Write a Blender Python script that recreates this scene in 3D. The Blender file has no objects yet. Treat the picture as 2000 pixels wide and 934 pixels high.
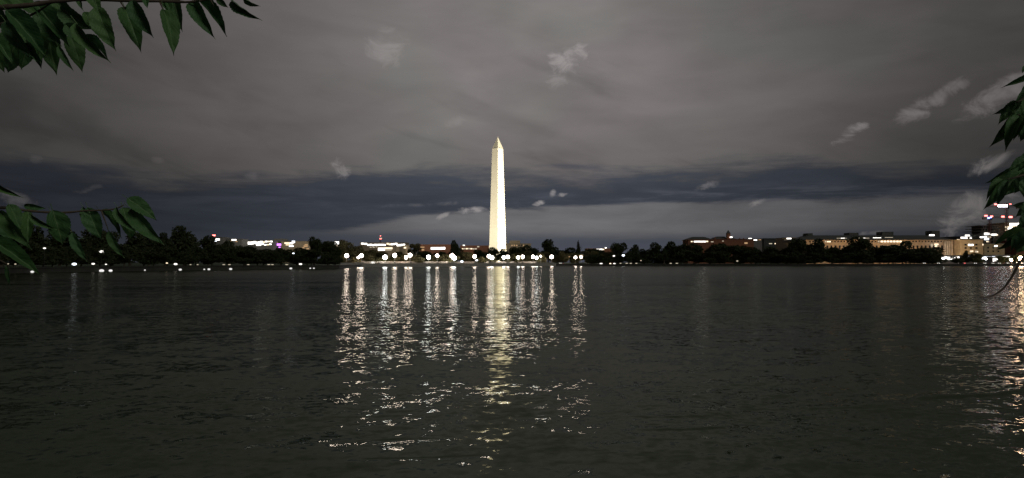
import bpy, bmesh, math, random
import numpy as np
from mathutils import Vector, Matrix

random.seed(7)
R = math.radians
S = bpy.context.scene
COL = S.collection

# ------------------------------------------------------------------ camera
F = 1335.0                       # focal length in photo pixels (photo is 2000 wide)
CAMZ = 3.0                       # eye height above the water
HOR = 512.5                      # photo row of the true horizon
PITCH = math.atan((HOR - 467.0) / F)
cam_d = bpy.data.cameras.new("camera")
cam = bpy.data.objects.new("camera", cam_d)
COL.objects.link(cam)
cam_d.sensor_width = 36.0
cam_d.lens = 36.0 * F / 2000.0
cam_d.clip_start = 0.05
cam_d.clip_end = 20000
cam.location = (0, 0, CAMZ)
cam.rotation_euler = (R(90) + PITCH, 0, 0)
S.camera = cam
S.render.resolution_x, S.render.resolution_y = 1024, 478
S.view_settings.view_transform = 'Standard'
S.view_settings.look = 'None'
S.view_settings.exposure = 0.0
S.view_settings.gamma = 1.0
S.cycles.use_denoising = True
S.cycles.use_light_tree = True
S.cycles.max_bounces = 6
S.cycles.diffuse_bounces = 2
S.cycles.glossy_bounces = 3
S.cycles.transparent_max_bounces = 4
S.cycles.sample_clamp_indirect = 8.0
S.cycles.caustics_reflective = True


def ray(px, py):
    dx, dy = (px - 1000.0) / F, (467.0 - py) / F
    c, s = math.cos(PITCH), math.sin(PITCH)
    return Vector((dx, c - dy * s, s + dy * c))


def W(px, py, D):
    """world point at forward distance D that the photo shows at (px, py)"""
    d = ray(px, py)
    return Vector((0, 0, CAMZ)) + d * (D / d.y)


def shoreD(py):
    return CAMZ * F / (py - HOR)


# ------------------------------------------------------------------ node helper
class X:
    """tiny wrapper so node maths can be written as expressions"""
    def __init__(s, nt, v):
        s.nt, s.v = nt, v

    @staticmethod
    def m(op, a, b=None, c=None, clamp=False):
        nt = next(q.nt for q in (a, b, c) if isinstance(q, X))
        n = nt.nodes.new('ShaderNodeMath')
        n.operation = op
        n.use_clamp = clamp
        for i, q in enumerate((a, b, c)):
            if q is None:
                continue
            if isinstance(q, X):
                nt.links.new(q.v, n.inputs[i])
            else:
                n.inputs[i].default_value = q
        return X(nt, n.outputs[0])

    def __add__(s, o): return X.m('ADD', s, o)
    def __radd__(s, o): return X.m('ADD', s, o)
    def __sub__(s, o): return X.m('SUBTRACT', s, o)
    def __rsub__(s, o): return X.m('SUBTRACT', o, s)
    def __mul__(s, o): return X.m('MULTIPLY', s, o)
    def __rmul__(s, o): return X.m('MULTIPLY', s, o)
    def __truediv__(s, o): return X.m('DIVIDE', s, o)


def sstep(x, a, b):
    """smooth 0..1 as x goes a..b"""
    n = x.nt.nodes.new('ShaderNodeMapRange')
    n.interpolation_type = 'SMOOTHSTEP'
    x.nt.links.new(x.v, n.inputs['Value'])
    for k, q in (('From Min', a), ('From Max', b)):
        if isinstance(q, X):
            x.nt.links.new(q.v, n.inputs[k])
        else:
            n.inputs[k].default_value = q
    return X(x.nt, n.outputs[0])


def combine(nt, a, b, c):
    n = nt.nodes.new('ShaderNodeCombineXYZ')
    for i, q in enumerate((a, b, c)):
        if isinstance(q, X):
            nt.links.new(q.v, n.inputs[i])
        else:
            n.inputs[i].default_value = q
    return n.outputs[0]


def noise(nt, vec, scale=1.0, detail=3.0, rough=0.5, color=False, dist=0.0):
    n = nt.nodes.new('ShaderNodeTexNoise')
    n.inputs['Scale'].default_value = scale
    n.inputs['Detail'].default_value = detail
    n.inputs['Roughness'].default_value = rough
    n.inputs['Distortion'].default_value = dist
    if vec is not None:
        nt.links.new(vec, n.inputs['Vector'])
    return n.outputs['Color'] if color else X(nt, n.outputs[0])


def mixcol(nt, fac, a, b):
    n = nt.nodes.new('ShaderNodeMix')
    n.data_type = 'RGBA'
    nt.links.new(fac.v, n.inputs[0]) if isinstance(fac, X) else setattr(n.inputs[0], 'default_value', fac)
    for i, q in ((6, a), (7, b)):
        if isinstance(q, (tuple, list)):
            n.inputs[i].default_value = (*q[:3], 1)
        else:
            nt.links.new(q, n.inputs[i])
    return n.outputs[2]


def scalecol(nt, col, x):
    n = nt.nodes.new('ShaderNodeVectorMath')
    n.operation = 'SCALE'
    if isinstance(col, tuple):
        n.inputs[0].default_value = col
    else:
        nt.links.new(col, n.inputs[0])
    if isinstance(x, X):
        nt.links.new(x.v, n.inputs['Scale'])
    else:
        n.inputs['Scale'].default_value = x
    return n.outputs[0]


def sepxyz(nt, vec):
    n = nt.nodes.new('ShaderNodeSeparateXYZ')
    nt.links.new(vec, n.inputs[0])
    return [X(nt, o) for o in n.outputs]


# ------------------------------------------------------------------ world: overcast dusk sky over a lit city
def build_world():
    w = bpy.data.worlds.new("World")
    S.world = w
    w.use_nodes = True
    nt = w.node_tree
    nt.nodes.clear()
    out = nt.nodes.new('ShaderNodeOutputWorld')
    bg = nt.nodes.new('ShaderNodeBackground')
    bg.inputs['Strength'].default_value = 0.1
    nt.links.new(bg.outputs[0], out.inputs[0])
    tc = nt.nodes.new('ShaderNodeTexCoord')
    x, y, z = sepxyz(nt, tc.outputs['Generated'])
    az = X.m('ARCTAN2', x, y)
    el = X.m('ARCSINE', z)
    A = az * F
    E = el * F
    # dusk air behind the clouds
    sky = nt.nodes.new('ShaderNodeTexSky')
    sky.sky_type = 'NISHITA'
    sky.sun_disc = False
    sky.sun_elevation = R(-4)
    sky.sun_rotation = R(200)
    sky.air_density = 1.0
    skyc = scalecol(nt, sky.outputs[0], 0.6)
    addn = nt.nodes.new('ShaderNodeVectorMath')
    addn.operation = 'ADD'
    nt.links.new(skyc, addn.inputs[0])
    addn.inputs[1].default_value = (0.41, 0.470, 0.610)
    blue = addn.outputs[0]

    def nz(sa, se, scale, detail=3, rough=.5, dist=0.0, off=0.0):
        v = combine(nt, az * sa + off, el * se, z * 0.0 + off)
        return noise(nt, v, scale, detail, rough, dist=dist)

    broad = nz(1.0, 2.6, 2.6, 3, .5, 0.6, 3.1)
    fine = nz(1.0, 3.5, 9.0, 5, .55, 0.4, 7.7)
    streak = nz(1.0, 8.0, 6.5, 7, .64, 0.35, 1.3)
    tint = nz(1.0, 1.6, 4.0, 2, .5, 0.0, 12.0)
    # general brightness: the city glow ahead of us, fading to both sides
    g = X.m('POWER', 2.718, X.m('MULTIPLY', (az - 0.02) * (az - 0.02), -5.2))
    lum = g * 0.92 + 0.30
    upc = mixcol(nt, sstep(tint, .35, .65), (1.74, 1.56, 1.56), (1.60, 1.54, 1.48))
    upl = (broad - 0.5) * 0.85 + (fine - 0.5) * 0.32 + 0.97
    rv = combine(nt, az * .9 - el * .35, el * 4.2 + az * 1.5, 4.4)
    diag = noise(nt, rv, 3.4, 4, .55, dist=.5)
    upl = upl - sstep(diag, .50, .72) * (1.0 - sstep(A, 100, 700) * .6) * (1.0 - sstep(E, 330, 460) * .6) * 0.22
    upl = upl * (1.0 - sstep(E, 360, 130) * 0.22)
    upper = scalecol(nt, upc, upl)
    # edge of the cloud deck
    side = sstep(A, -250, -700)
    edge = 168.0 + (streak - 0.5) * 90.0 + (broad - 0.5) * 90.0 + sstep(A, -100, 500) * 2.0 - side * 12.0
    mup = sstep(E - edge + (fine - 0.5) * 46.0, -22, 24)
    base = scalecol(nt, blue, (streak - 0.5) * 0.9 + (broad - 0.5) * 0.5 + 1.02)
    # thin pale streaks inside the blue gap, on the right
    mstr = sstep(streak, .46, .64) * (sstep(A, -100, 420) * .8 + .2) * sstep(E, 84, 110) * (1.0 - sstep(E, 122, 150))
    base = mixcol(nt, mstr * 0.75, base, (0.92, 0.95, 1.16))
    # low pale cloud bank
    top = 96.0 + sstep(A, -260, 150) * 14.0 - sstep(A, -100, -420) * 40.0 + (streak - 0.5) * 34.0
    bot = 52.0 + (streak - 0.5) * 40.0
    mb = sstep(E - top + (fine - 0.5) * 16.0, 6, -6) * sstep(E - bot, -18, 18) * sstep(A, -560, -120)
    base = mixcol(nt, mb * 0.92, base, (1.30, 1.27, 1.32))
    base = scalecol(nt, base, mb * (streak + fine - 1.0) * 0.55 + 1.0)
    mlow = sstep(E, 62, 20) * 0.45
    base = mixcol(nt, mlow, base, (0.78, 0.82, 1.04))
    col = mixcol(nt, mup, base, upper)
    # separate ragged puffs: photo position, half sizes, tilt, strength
    for (px, py, ra, rb, tilt, st) in [
            (755, 84, 48, 42, 0, .24), (1112, 112, 30, 52, -62, .34), (1090, 160, 30, 16, 0, .16),
            (1800, 214, 42, 20, 20, .50), (1838, 190, 48, 17, 38, .46), (1868, 166, 34, 12, 14, .34), (1955, 186, 72, 22, 24, .60), (1990, 165, 60, 26, 20, .5),
            (1660, 262, 36, 15, 28, .60), (1924, 323, 50, 15, 22, .75), (665, 330, 24, 20, -50, .30),
            (905, 412, 44, 9, 6, .45), (865, 421, 16, 6, 25, .3), (1080, 377, 10, 8, 50, .42), (1096, 381, 22, 5, 8, .36), (1053, 397, 16, 6, 12, .42), (1480, 396, 22, 7, 18, .34),
            (1380, 364, 28, 9, 8, .18), (1895, 408, 62, 30, 24, .55), (1852, 445, 30, 22, 40, .40), (1700, 455, 30, 5, 0, .2),
            (310, 313, 12, 7, 0, .08), (170, 370, 26, 6, 18, .12), (70, 312, 10, 9, 0, .09), (490, 345, 12, 20, -60, .09),
            (25, 385, 40, 12, -20, .3), (880, 240, 60, 14, 22, .13), (820, 400, 80, 6, 3, .10)]:
        d = ray(px, py).normalized()
        a0, e0 = math.atan2(d.x, d.y) * F, math.asin(d.z) * F
        ct, s_ = math.cos(R(tilt)), math.sin(R(tilt))
        da, de = A - a0, E - e0
        u = (da * ct + de * s_) / ra
        v = (de * ct - da * s_) / rb
        r2 = u * u + v * v
        nn = (nz(3.0, 4.2, 8.0 if ra > 30 else 14.0, 8, .66, .7, px * .013) - 0.5) * 4.2
        m = sstep(r2 + nn, .85, -0.5)
        col = mixcol(nt, m * min(.95, st * 1.45), col, (3.7, 3.4, 3.35))
    col = scalecol(nt, col, lum)
    nt.links.new(col, bg.inputs['Color'])


build_world()

# one weak, wide lamp added behind the viewer to brighten the near leaves
sun_d = bpy.data.lights.new("sun", 'SUN')
sun_d.energy = 0.62
sun_d.angle = R(25)
sun_d.color = (1.0, 0.98, 0.90)
sun = bpy.data.objects.new("sun", sun_d)
COL.objects.link(sun)
sun.rotation_euler = Vector((-0.60, 0.62, -0.55)).to_track_quat('-Z', 'Y').to_euler()


# ------------------------------------------------------------------ materials
MATS = {}


def principled(name, col, rough=0.8, metal=0.0, var=0.18, scale=3.0, bump=0.0, coord='Object', spec=0.3):
    if name in MATS:
        return MATS[name]
    m = bpy.data.materials.new(name)
    m.use_nodes = True
    nt = m.node_tree
    b = nt.nodes['Principled BSDF']
    tc = nt.nodes.new('ShaderNodeTexCoord')
    n = noise(nt, tc.outputs[coord], scale, 4, .6)
    dark = tuple(c * (1 - var) for c in col)
    lite = tuple(min(1, c * (1 + var)) for c in col)
    nt.links.new(mixcol(nt, sstep(n, .3, .7), dark, lite), b.inputs['Base Color'])
    b.inputs['Roughness'].default_value = rough
    b.inputs['Metallic'].default_value = metal
    b.inputs['Specular IOR Level'].default_value = spec
    if bump:
        bp = nt.nodes.new('ShaderNodeBump')
        bp.inputs['Strength'].default_value = bump
        nt.links.new(n.v, bp.inputs['Height'])
        nt.links.new(bp.outputs[0], b.inputs['Normal'])
    MATS[name] = m
    return m


def glow(name, col, strength):
    if name in MATS:
        return MATS[name]
    m = bpy.data.materials.new(name)
    m.use_nodes = True
    nt = m.node_tree
    nt.nodes.clear()
    o = nt.nodes.new('ShaderNodeOutputMaterial')
    e = nt.nodes.new('ShaderNodeEmission')
    e.inputs['Color'].default_value = (*col, 1)
    e.inputs['Strength'].default_value = strength
    nt.links.new(e.outputs[0], o.inputs[0])
    MATS[name] = m
    return m


def leaf_material(name, c1, c2, trans=0.25):
    m = bpy.data.materials.new(name)
    m.use_nodes = True
    nt = m.node_tree
    b = nt.nodes['Principled BSDF']
    g = nt.nodes.new('ShaderNodeNewGeometry')
    rnd = X(nt, g.outputs['Random Per Island'])
    tc = nt.nodes.new('ShaderNodeTexCoord')
    n = noise(nt, tc.outputs['Object'], 3.0, 3, .5)
    nt.links.new(mixcol(nt, X.m('ADD', rnd * .6, n * .4), c1, c2), b.inputs['Base Color'])
    b.inputs['Roughness'].default_value = 0.75
    b.inputs['Specular IOR Level'].default_value = 0.15
    return m


def cherry_leaf_material():
    m = bpy.data.materials.new("cherry_leaf_green")
    m.use_nodes = True
    nt = m.node_tree
    b = nt.nodes['Principled BSDF']
    tc = nt.nodes.new('ShaderNodeTexCoord')
    x, y, z = sepxyz(nt, tc.outputs['Object'])
    ax = X.m('ABSOLUTE', x)
    oi = nt.nodes.new('ShaderNodeObjectInfo')
    rnd = X(nt, oi.outputs['Random'])
    n = noise(nt, tc.outputs['Object'], 5.0, 4, .6)
    base = mixcol(nt, X.m('ADD', rnd * .55, n * .45), (0.026, 0.088, 0.034), (0.085, 0.175, 0.045))
    # side veins and midrib
    wv = X.m('SINE', (y - ax * 0.9) * 62.0)
    vein = sstep(wv, .80, 1.0) * sstep(ax, .48, .30)
    mid = sstep(ax, .028, .010)
    fac = X.m('MAXIMUM', vein * .35, mid * .9)
    nt.links.new(mixcol(nt, fac, base, (0.12, 0.20, 0.08)), b.inputs['Base Color'])
    b.inputs['Roughness'].default_value = 0.55
    b.inputs['Specular IOR Level'].default_value = 0.3
    bp = nt.nodes.new('ShaderNodeBump')
    bp.inputs['Strength'].default_value = 0.35
    bp.inputs['Distance'].default_value = 0.02
    nt.links.new((fac * -1.0 + n * .5).v, bp.inputs['Height'])
    nt.links.new(bp.outputs[0], b.inputs['Normal'])
    return m


def marble_material():
    m = bpy.data.materials.new("monument_marble")
    m.use_nodes = True
    nt = m.node_tree
    b = nt.nodes['Principled BSDF']
    tc = nt.nodes.new('ShaderNodeTexCoord')
    x, y, z = sepxyz(nt, tc.outputs['Object'])
    v = combine(nt, x + y, z, 0.0)
    br = nt.nodes.new('ShaderNodeTexBrick')
    nt.links.new(v, br.inputs['Vector'])
    br.inputs['Scale'].default_value = 1.0
    br.inputs['Brick Width'].default_value = 3.2
    br.inputs['Row Height'].default_value = 1.3
    br.inputs['Mortar Size'].default_value = 0.05
    br.inputs['Color1'].default_value = (0.60, 0.54, 0.42, 1)
    br.inputs['Color2'].default_value = (0.56, 0.505, 0.385, 1)
    br.inputs['Mortar'].default_value = (0.48, 0.43, 0.33, 1)
    n = noise(nt, combine(nt, x * .12, y * .12, z * .03), 1.0, 5, .65)
    c = scalecol(nt, br.outputs['Color'], (n - .5) * .22 + 1.0)
    # the lowest third was built decades earlier from another quarry
    c2 = mixcol(nt, sstep(z, 46.3, 45.7) * .35, c, (0.60, 0.54, 0.42))
    nt.links.new(c2, b.inputs['Base Color'])
    b.inputs['Roughness'].default_value = 0.85
    b.inputs['Specular IOR Level'].default_value = 0.2
    return m


def water_material():
    m = bpy.data.materials.new("basin_water")
    m.use_nodes = True
    nt = m.node_tree
    nt.nodes.clear()
    out = nt.nodes.new('ShaderNodeOutputMaterial')
    geo = nt.nodes.new('ShaderNodeNewGeometry')
    x, y, z = sepxyz(nt, geo.outputs['Position'])
    ca, sa = math.cos(R(10)), math.sin(R(10))
    u = x * ca + y * sa
    v = y * ca - x * sa

    def cen(vec, scale, detail, rough, dist=0.0):
        c = noise(nt, vec, scale, detail, rough, True, dist)
        n = nt.nodes.new('ShaderNodeSeparateColor')
        nt.links.new(c, n.inputs[0])
        return X(nt, n.outputs[0]) - 0.5, X(nt, n.outputs[1]) - 0.5

    # metres: long chop, wavelets, ripples; crests run across the view
    a1, b1 = cen(combine(nt, u * .34, v * .52, 0.0), 1.0, 2, .5, .3)
    a2, b2 = cen(combine(nt, u * 1.25, v * 1.6, 3.0), 1.0, 3, .55, .4)
    a3, b3 = cen(combine(nt, u * 4.6, v * 5.6, 9.0), 1.0, 2, .5, .3)
    gust = noise(nt, combine(nt, u * .035, v * .11, 5.0), 1.0, 3, .55, dist=.5)
    amp = sstep(gust, .34, .62) * .62 + .38
    # waves too small to resolve far out merge into surface roughness
    dist = X.m('SQRT', x * x + y * y)
    far = sstep(dist, 22.0, 230.0)
    near = 1.0 - far * 0.28
    sy = (b1 * .22 + b2 * .56 + b3 * .54) * amp * near
    sx = (a1 * .14 + a2 * .48 + a3 * .54) * amp * near
    # long smooth wave crests running in from a passing boat
    for (p0, p1, wd, am) in (((1205, 812), (1395, 803), .17, .34), ((1225, 834), (1430, 828), .13, .34), ((1480, 800), (1760, 782), .20, .2), ((1730, 782), (2060, 752), .22, .36),
                             ((600, 868), (900, 851), .10, -.20), ((640, 896), (990, 886), .07, -.20), ((1560, 640), (2000, 610)  , 1.2, .05))[:6]:
        q0 = W(p0[0], p0[1], shoreD(p0[1]))
        q1 = W(p1[0], p1[1], shoreD(p1[1]))
        tx, ty = (q1 - q0).x, (q1 - q0).y
        L2 = math.hypot(tx, ty)
        tx, ty = tx / L2, ty / L2
        al = (x - q0.x) * tx + (y - q0.y) * ty
        wob = X.m('SINE', al * 1.9 + p0[0]) * wd * .5
        ac = ((y - q0.y) * tx - (x - q0.x) * ty + wob) / wd
        env = sstep(al, 0.0, L2 * .3) * sstep(al, L2, L2 * .75)
        ab = X.m('ABSOLUTE', ac)
        sy = sy + X.m('MULTIPLY', X.m('MINIMUM', X.m('MAXIMUM', ac, -2.0), 2.0), sstep(ab, 1.9, .3)) * env * am
    cn = nt.nodes.new('ShaderNodeVectorMath')
    cn.operation = 'NORMALIZE'
    # facets that would turn their back on the viewer are hidden by their own crest: lean them back to the visible limit
    ix, iy, iz = sepxyz(nt, geo.outputs['Incoming'])
    d0 = sx * ix + sy * iy + iz
    lack = X.m('MAXIMUM', iz * 0.5 + 0.001 - d0, 0.0) * 2.0 / (ix * ix + iy * iy + 0.0001)
    nt.links.new(combine(nt, sx + ix * lack, sy + iy * lack, 1.0), cn.inputs[0])
    N = cn.outputs[0]
    gl = nt.nodes.new('ShaderNodeBsdfGlossy')
    gl.distribution = 'BECKMANN'
    gl.inputs['Color'].default_value = (0.47, 0.47, 0.42, 1)
    nt.links.new((far * 0.135 + 0.095).v, gl.inputs['Roughness'])
    nt.links.new(N, gl.inputs['Normal'])
    df = nt.nodes.new('ShaderNodeBsdfDiffuse')
    df.inputs['Color'].default_value = (0.040, 0.056, 0.032, 1)
    fr = nt.nodes.new('ShaderNodeFresnel')
    fr.inputs['IOR'].default_value = 1.333
    nt.links.new(N, fr.inputs['Normal'])
    mx = nt.nodes.new('ShaderNodeMixShader')
    nt.links.new(fr.outputs[0], mx.inputs[0])
    nt.links.new(df.outputs[0], mx.inputs[1])
    nt.links.new(gl.outputs[0], mx.inputs[2])
    nt.links.new(mx.outputs[0], out.inputs[0])
    return m


# ------------------------------------------------------------------ object helpers
def link_mesh(name, me, mat=None, parent=None):
    o = bpy.data.objects.new(name, me)
    COL.objects.link(o)
    if mat:
        if not me.materials:
            me.materials.append(mat)
    if parent:
        o.parent = parent
    return o


def bm_obj(name, bm, mat=None, parent=None, smooth=False):
    me = bpy.data.meshes.new(name)
    bmesh.ops.recalc_face_normals(bm, faces=bm.faces)
    bm.to_mesh(me)
    bm.free()
    if smooth:
        for p in me.polygons:
            p.use_smooth = True
    return link_mesh(name, me, mat, parent)


def tag(o, label=None, cat=None, group=None, kind=None):
    for k, v in (('label', label), ('category', cat), ('group', group), ('kind', kind)):
        if v:
            o[k] = v
    return o


def empty(name, loc, label, cat, group=None, rz=0.0):
    o = bpy.data.objects.new(name, None)
    COL.objects.link(o)
    o.location = loc
    o.rotation_euler = (0, 0, rz)
    o.empty_display_size = 0.5
    return tag(o, label, cat, group)


def copy_tree(src, loc, label, group=None, scale=None, rz=None):
    r = src.copy()
    COL.objects.link(r)
    r.location = loc
    if scale:
        r.scale = scale
    if rz is not None:
        r.rotation_euler = (0, 0, rz)
    r['label'] = label
    if group:
        r['group'] = group
    for ch in [c for c in src.children]:
        c = ch.copy()
        COL.objects.link(c)
        c.parent = r
        for g in ch.children:
            d = g.copy()
            COL.objects.link(d)
            d.parent = c
    return r


def box(bm, x0, x1, y0, y1, z0, z1):
    vs = [bm.verts.new(p) for p in ((x0, y0, z0), (x1, y0, z0), (x1, y1, z0), (x0, y1, z0),
                                    (x0, y0, z1), (x1, y0, z1), (x1, y1, z1), (x0, y1, z1))]
    for f in ((0, 3, 2, 1), (4, 5, 6, 7), (0, 1, 5, 4), (1, 2, 6, 5), (2, 3, 7, 6), (3, 0, 4, 7)):
        bm.faces.new([vs[i] for i in f])


def frustum(bm, r0, r1, z0, z1, n=10, cx=0, cy=0, cap=True):
    a = [bm.verts.new((cx + r0 * math.cos(2 * math.pi * i / n), cy + r0 * math.sin(2 * math.pi * i / n), z0)) for i in range(n)]
    b = [bm.verts.new((cx + r1 * math.cos(2 * math.pi * i / n), cy + r1 * math.sin(2 * math.pi * i / n), z1)) for i in range(n)]
    for i in range(n):
        bm.faces.new((a[i], a[(i + 1) % n], b[(i + 1) % n], b[i]))
    if cap:
        bm.faces.new(a[::-1])
        bm.faces.new(b)


def tube(bm, pts, radii, n=6):
    rings = []
    for i, p in enumerate(pts):
        p = Vector(p)
        t = (Vector(pts[min(i + 1, len(pts) - 1)]) - Vector(pts[max(i - 1, 0)])).normalized()
        up = Vector((0, 0, 1)) if abs(t.z) < .9 else Vector((1, 0, 0))
        s = t.cross(up).normalized()
        q = s.cross(t)
        r = radii[i] if isinstance(radii, (list, tuple)) else radii
        rings.append([bm.verts.new(p + (s * math.cos(2 * math.pi * k / n) + q * math.sin(2 * math.pi * k / n)) * r) for k in range(n)])
    for a, b in zip(rings, rings[1:]):
        for k in range(n):
            bm.faces.new((a[k], a[(k + 1) % n], b[(k + 1) % n], b[k]))
    bm.faces.new(rings[0][::-1])
    bm.faces.new(rings[-1])


def hip_roof(bm, x0, x1, y0, y1, z0, z1, inx, iny):
    """hipped roof as a closed solid, eaves at z0"""
    a = [bm.verts.new(p) for p in ((x0, y0, z0), (x1, y0, z0), (x1, y1, z0), (x0, y1, z0))]
    b = [bm.verts.new(p) for p in ((x0 + inx, y0 + iny, z1), (x1 - inx, y0 + iny, z1), (x1 - inx, y1 - iny, z1), (x0 + inx, y1 - iny, z1))]
    for i in range(4):
        bm.faces.new((a[i], a[(i + 1) % 4], b[(i + 1) % 4], b[i]))
    bm.faces.new(a[::-1])
    bm.faces.new(b)


# palette
M_STONE = principled("grey_stone", (0.22, 0.21, 0.19), .9, scale=.8, bump=.2)
M_PALE = principled("pale_limestone", (0.42, 0.37, 0.29), .9, scale=.3)
M_TAN = principled("tan_limestone", (0.36, 0.28, 0.19), .9, scale=.3)
M_CREAM = principled("cream_rendered_wall", (0.42, 0.34, 0.21), .9, scale=.3)
M_BRICK = principled("red_brick", (0.20, 0.085, 0.05), .9, scale=.6)
M_SLATE = principled("dark_slate", (0.045, 0.05, 0.045), .7, scale=.5)
M_GROUND = principled("night_grass", (0.026, 0.040, 0.016), .95, scale=.15, coord='Object')
M_PATH = principled("pavement_grey", (0.18, 0.17, 0.15), .9, scale=.5)
M_BLACK = principled("black_painted_iron", (0.02, 0.02, 0.02), .5, spec=.5)
M_BARK = principled("dark_bark", (0.075, 0.06, 0.045), .95, scale=5, bump=.4)
M_PBARK = principled("pale_bark", (0.42, 0.38, 0.30), .9, scale=3, bump=.3)
M_GLASSD = principled("dark_window_glass", (0.02, 0.022, 0.025), .15, spec=.6)
M_STEEL = principled("crane_steel", (0.10, 0.03, 0.025), .6)
M_CONC = principled("raw_concrete", (0.16, 0.15, 0.14), .9)
M_MARBLE = marble_material()
M_WATER = water_material()
M_LEAF = leaf_material("tree_leaves_dark", (0.016, 0.024, 0.009), (0.040, 0.050, 0.020))
M_CHERRY = cherry_leaf_material()
M_TWIG = principled("cherry_twig_bark", (0.085, 0.065, 0.045), .8, scale=60, bump=.4)
G_LAMP = glow("globe_light_warm", (1.0, 0.82, 0.74), 42)
G_LAMPC = glow("globe_light_cool", (0.93, 0.95, 1.0), 40)
G_WHITE = glow("light_white", (1.0, 0.95, 0.88), 3.2)
G_COOL = glow("light_cool_white", (0.84, 0.90, 1.0), 3.2)
G_POINT = glow("point_light_white", (1.0, 0.95, 0.88), 1.6)
G_GLINT = glow("waterline_glint_white", (1.0, 0.97, 0.95), .9)  # lamp reflection at the waterline, built as a glow
G_WARM = glow("light_warm", (1.0, 0.80, 0.55), 1.7)
G_AMBER = glow("light_amber", (1.0, 0.62, 0.32), .5)
G_CREAM = glow("light_cream_dim", (1.0, 0.86, 0.64), .6)
G_RED = glow("light_red", (1.0, 0.16, 0.14), 6)
G_BLUE = glow("light_blue", (0.16, 0.25, 1.0), 8)
G_PURPLE = glow("light_purple", (0.62, 0.18, 0.95), 3)

# ------------------------------------------------------------------ water
bm = bmesh.new()
xs = [-3000, -300, -60, 60, 300, 3000]
ys = [3, 20, 80, 250, 500, 900]
g = [[bm.verts.new((a, b, 0)) for a in xs] for b in ys]
for j in range(len(ys) - 1):
    for i in range(len(xs) - 1):
        bm.faces.new((g[j][i], g[j][i + 1], g[j + 1][i + 1], g[j + 1][i]))
tag(bm_obj("water", bm, M_WATER), kind='structure')

# ------------------------------------------------------------------ land, shoreline and monument hill
SHORE = [(-2600, 560), (-900, 548), (-400, 542), (-120, 537), (0, 534.5), (120, 532), (220, 530.6), (330, 528.8), (430, 527.4), (530, 526.3), (620, 525.4), (662, 525.0),
         (694, 522.2), (708, 521.8), (1084, 519.7), (1200, 519.8), (1450, 520.0), (1700, 520.2), (1900, 520.1), (2150, 520.0), (2800, 519.8), (4600, 519.8)]
bridge_l = W(708, 521.8, shoreD(521.8))
bridge_r = W(1084, 519.7, shoreD(519.7))


def shore_at(px):
    """distance of the waterline in the direction of photo column px"""
    for (p0, y0), (p1, y1) in zip(SHORE, SHORE[1:]):
        if p0 <= px <= p1:
            d0, d1 = shoreD(y0), shoreD(y1)
            if p0 == 708:          # the bridge face is straight in space
                ma, mb = (p0 - 1000) / F, (p1 - 1000) / F
                m = (px - 1000) / F
                ax_, bx_ = ma * d0, mb * d1
                t = (m * d0 - ax_) / ((bx_ - ax_) - m * (d1 - d0))
                return d0 + (d1 - d0) * t
            return d0 + (d1 - d0) * (px - p0) / (p1 - p0)
    return 560.0


GZ = 1.55
MON = W(972, 267, 920)
HILL = Vector((MON.x, MON.y))
HTOP = MON.z - 169.3 - GZ


def ground_z(x, y):
    d = (Vector((x, y)) - HILL).length
    t = max(0.0, 1 - d / 190.0)
    return GZ + HTOP * (t * t * (3 - 2 * t)) * 1.0


verts, faces = [], []
cols = []
step = [0, 4, 15, 40, 80, 130, 190, 250, 310, 370, 430, 500, 600, 900, 2000, 9000]
# columns of ground fan out along the viewing directions from the waterline to the horizon
fine_line = []
for q in sorted(set(list(range(-2600, 0, 120)) + list(range(0, 2001, 14)) + list(range(2000, 4600, 120)) + [662, 694, 708, 1084])):
    d = shore_at(q)
    m = (q - 1000) / F / math.cos(PITCH)
    fine_line.append(Vector((m * d, d, 0)))
    for s in step:
        verts.append((m * (d + s), d + s, ground_z(m * (d + s), d + s)))
K = len(step)
for i in range(len(fine_line) - 1):
    for j in range(K - 1):
        faces.append((i * K + j, (i + 1) * K + j, (i + 1) * K + j + 1, i * K + j + 1))
me = bpy.data.meshes.new("ground")
me.from_pydata(verts, [], faces)
for p in me.polygons:
    p.use_smooth = True
tag(link_mesh("ground", me, M_GROUND), kind='structure')

# low stone seawall along the water, cap proud of the face
bm = bmesh.new()
for a, b in zip(fine_line[1:-1], fine_line[2:-1]):
    d = (b - a).normalized()
    n = Vector((d.y, -d.x, 0))
    for (o, z0, z1) in ((0.25, -.8, 1.35), (0.45, 1.35, 1.62)):
        ps = [a + n * o, b + n * o, b - n * .4, a - n * .4]
        lo = [bm.verts.new((p.x, p.y, z0)) for p in ps]
        hi = [bm.verts.new((p.x, p.y, z1)) for p in ps]
        bm.faces.new(lo[::-1])
        bm.faces.new(hi)
        for i in range(4):
            bm.faces.new((lo[i], lo[(i + 1) % 4], hi[(i + 1) % 4], hi[i]))
tag(bm_obj("seawall", bm, principled("dark_seawall_stone", (0.032, 0.032, 0.028), .9, scale=.4, bump=.3)), kind='structure')


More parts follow.
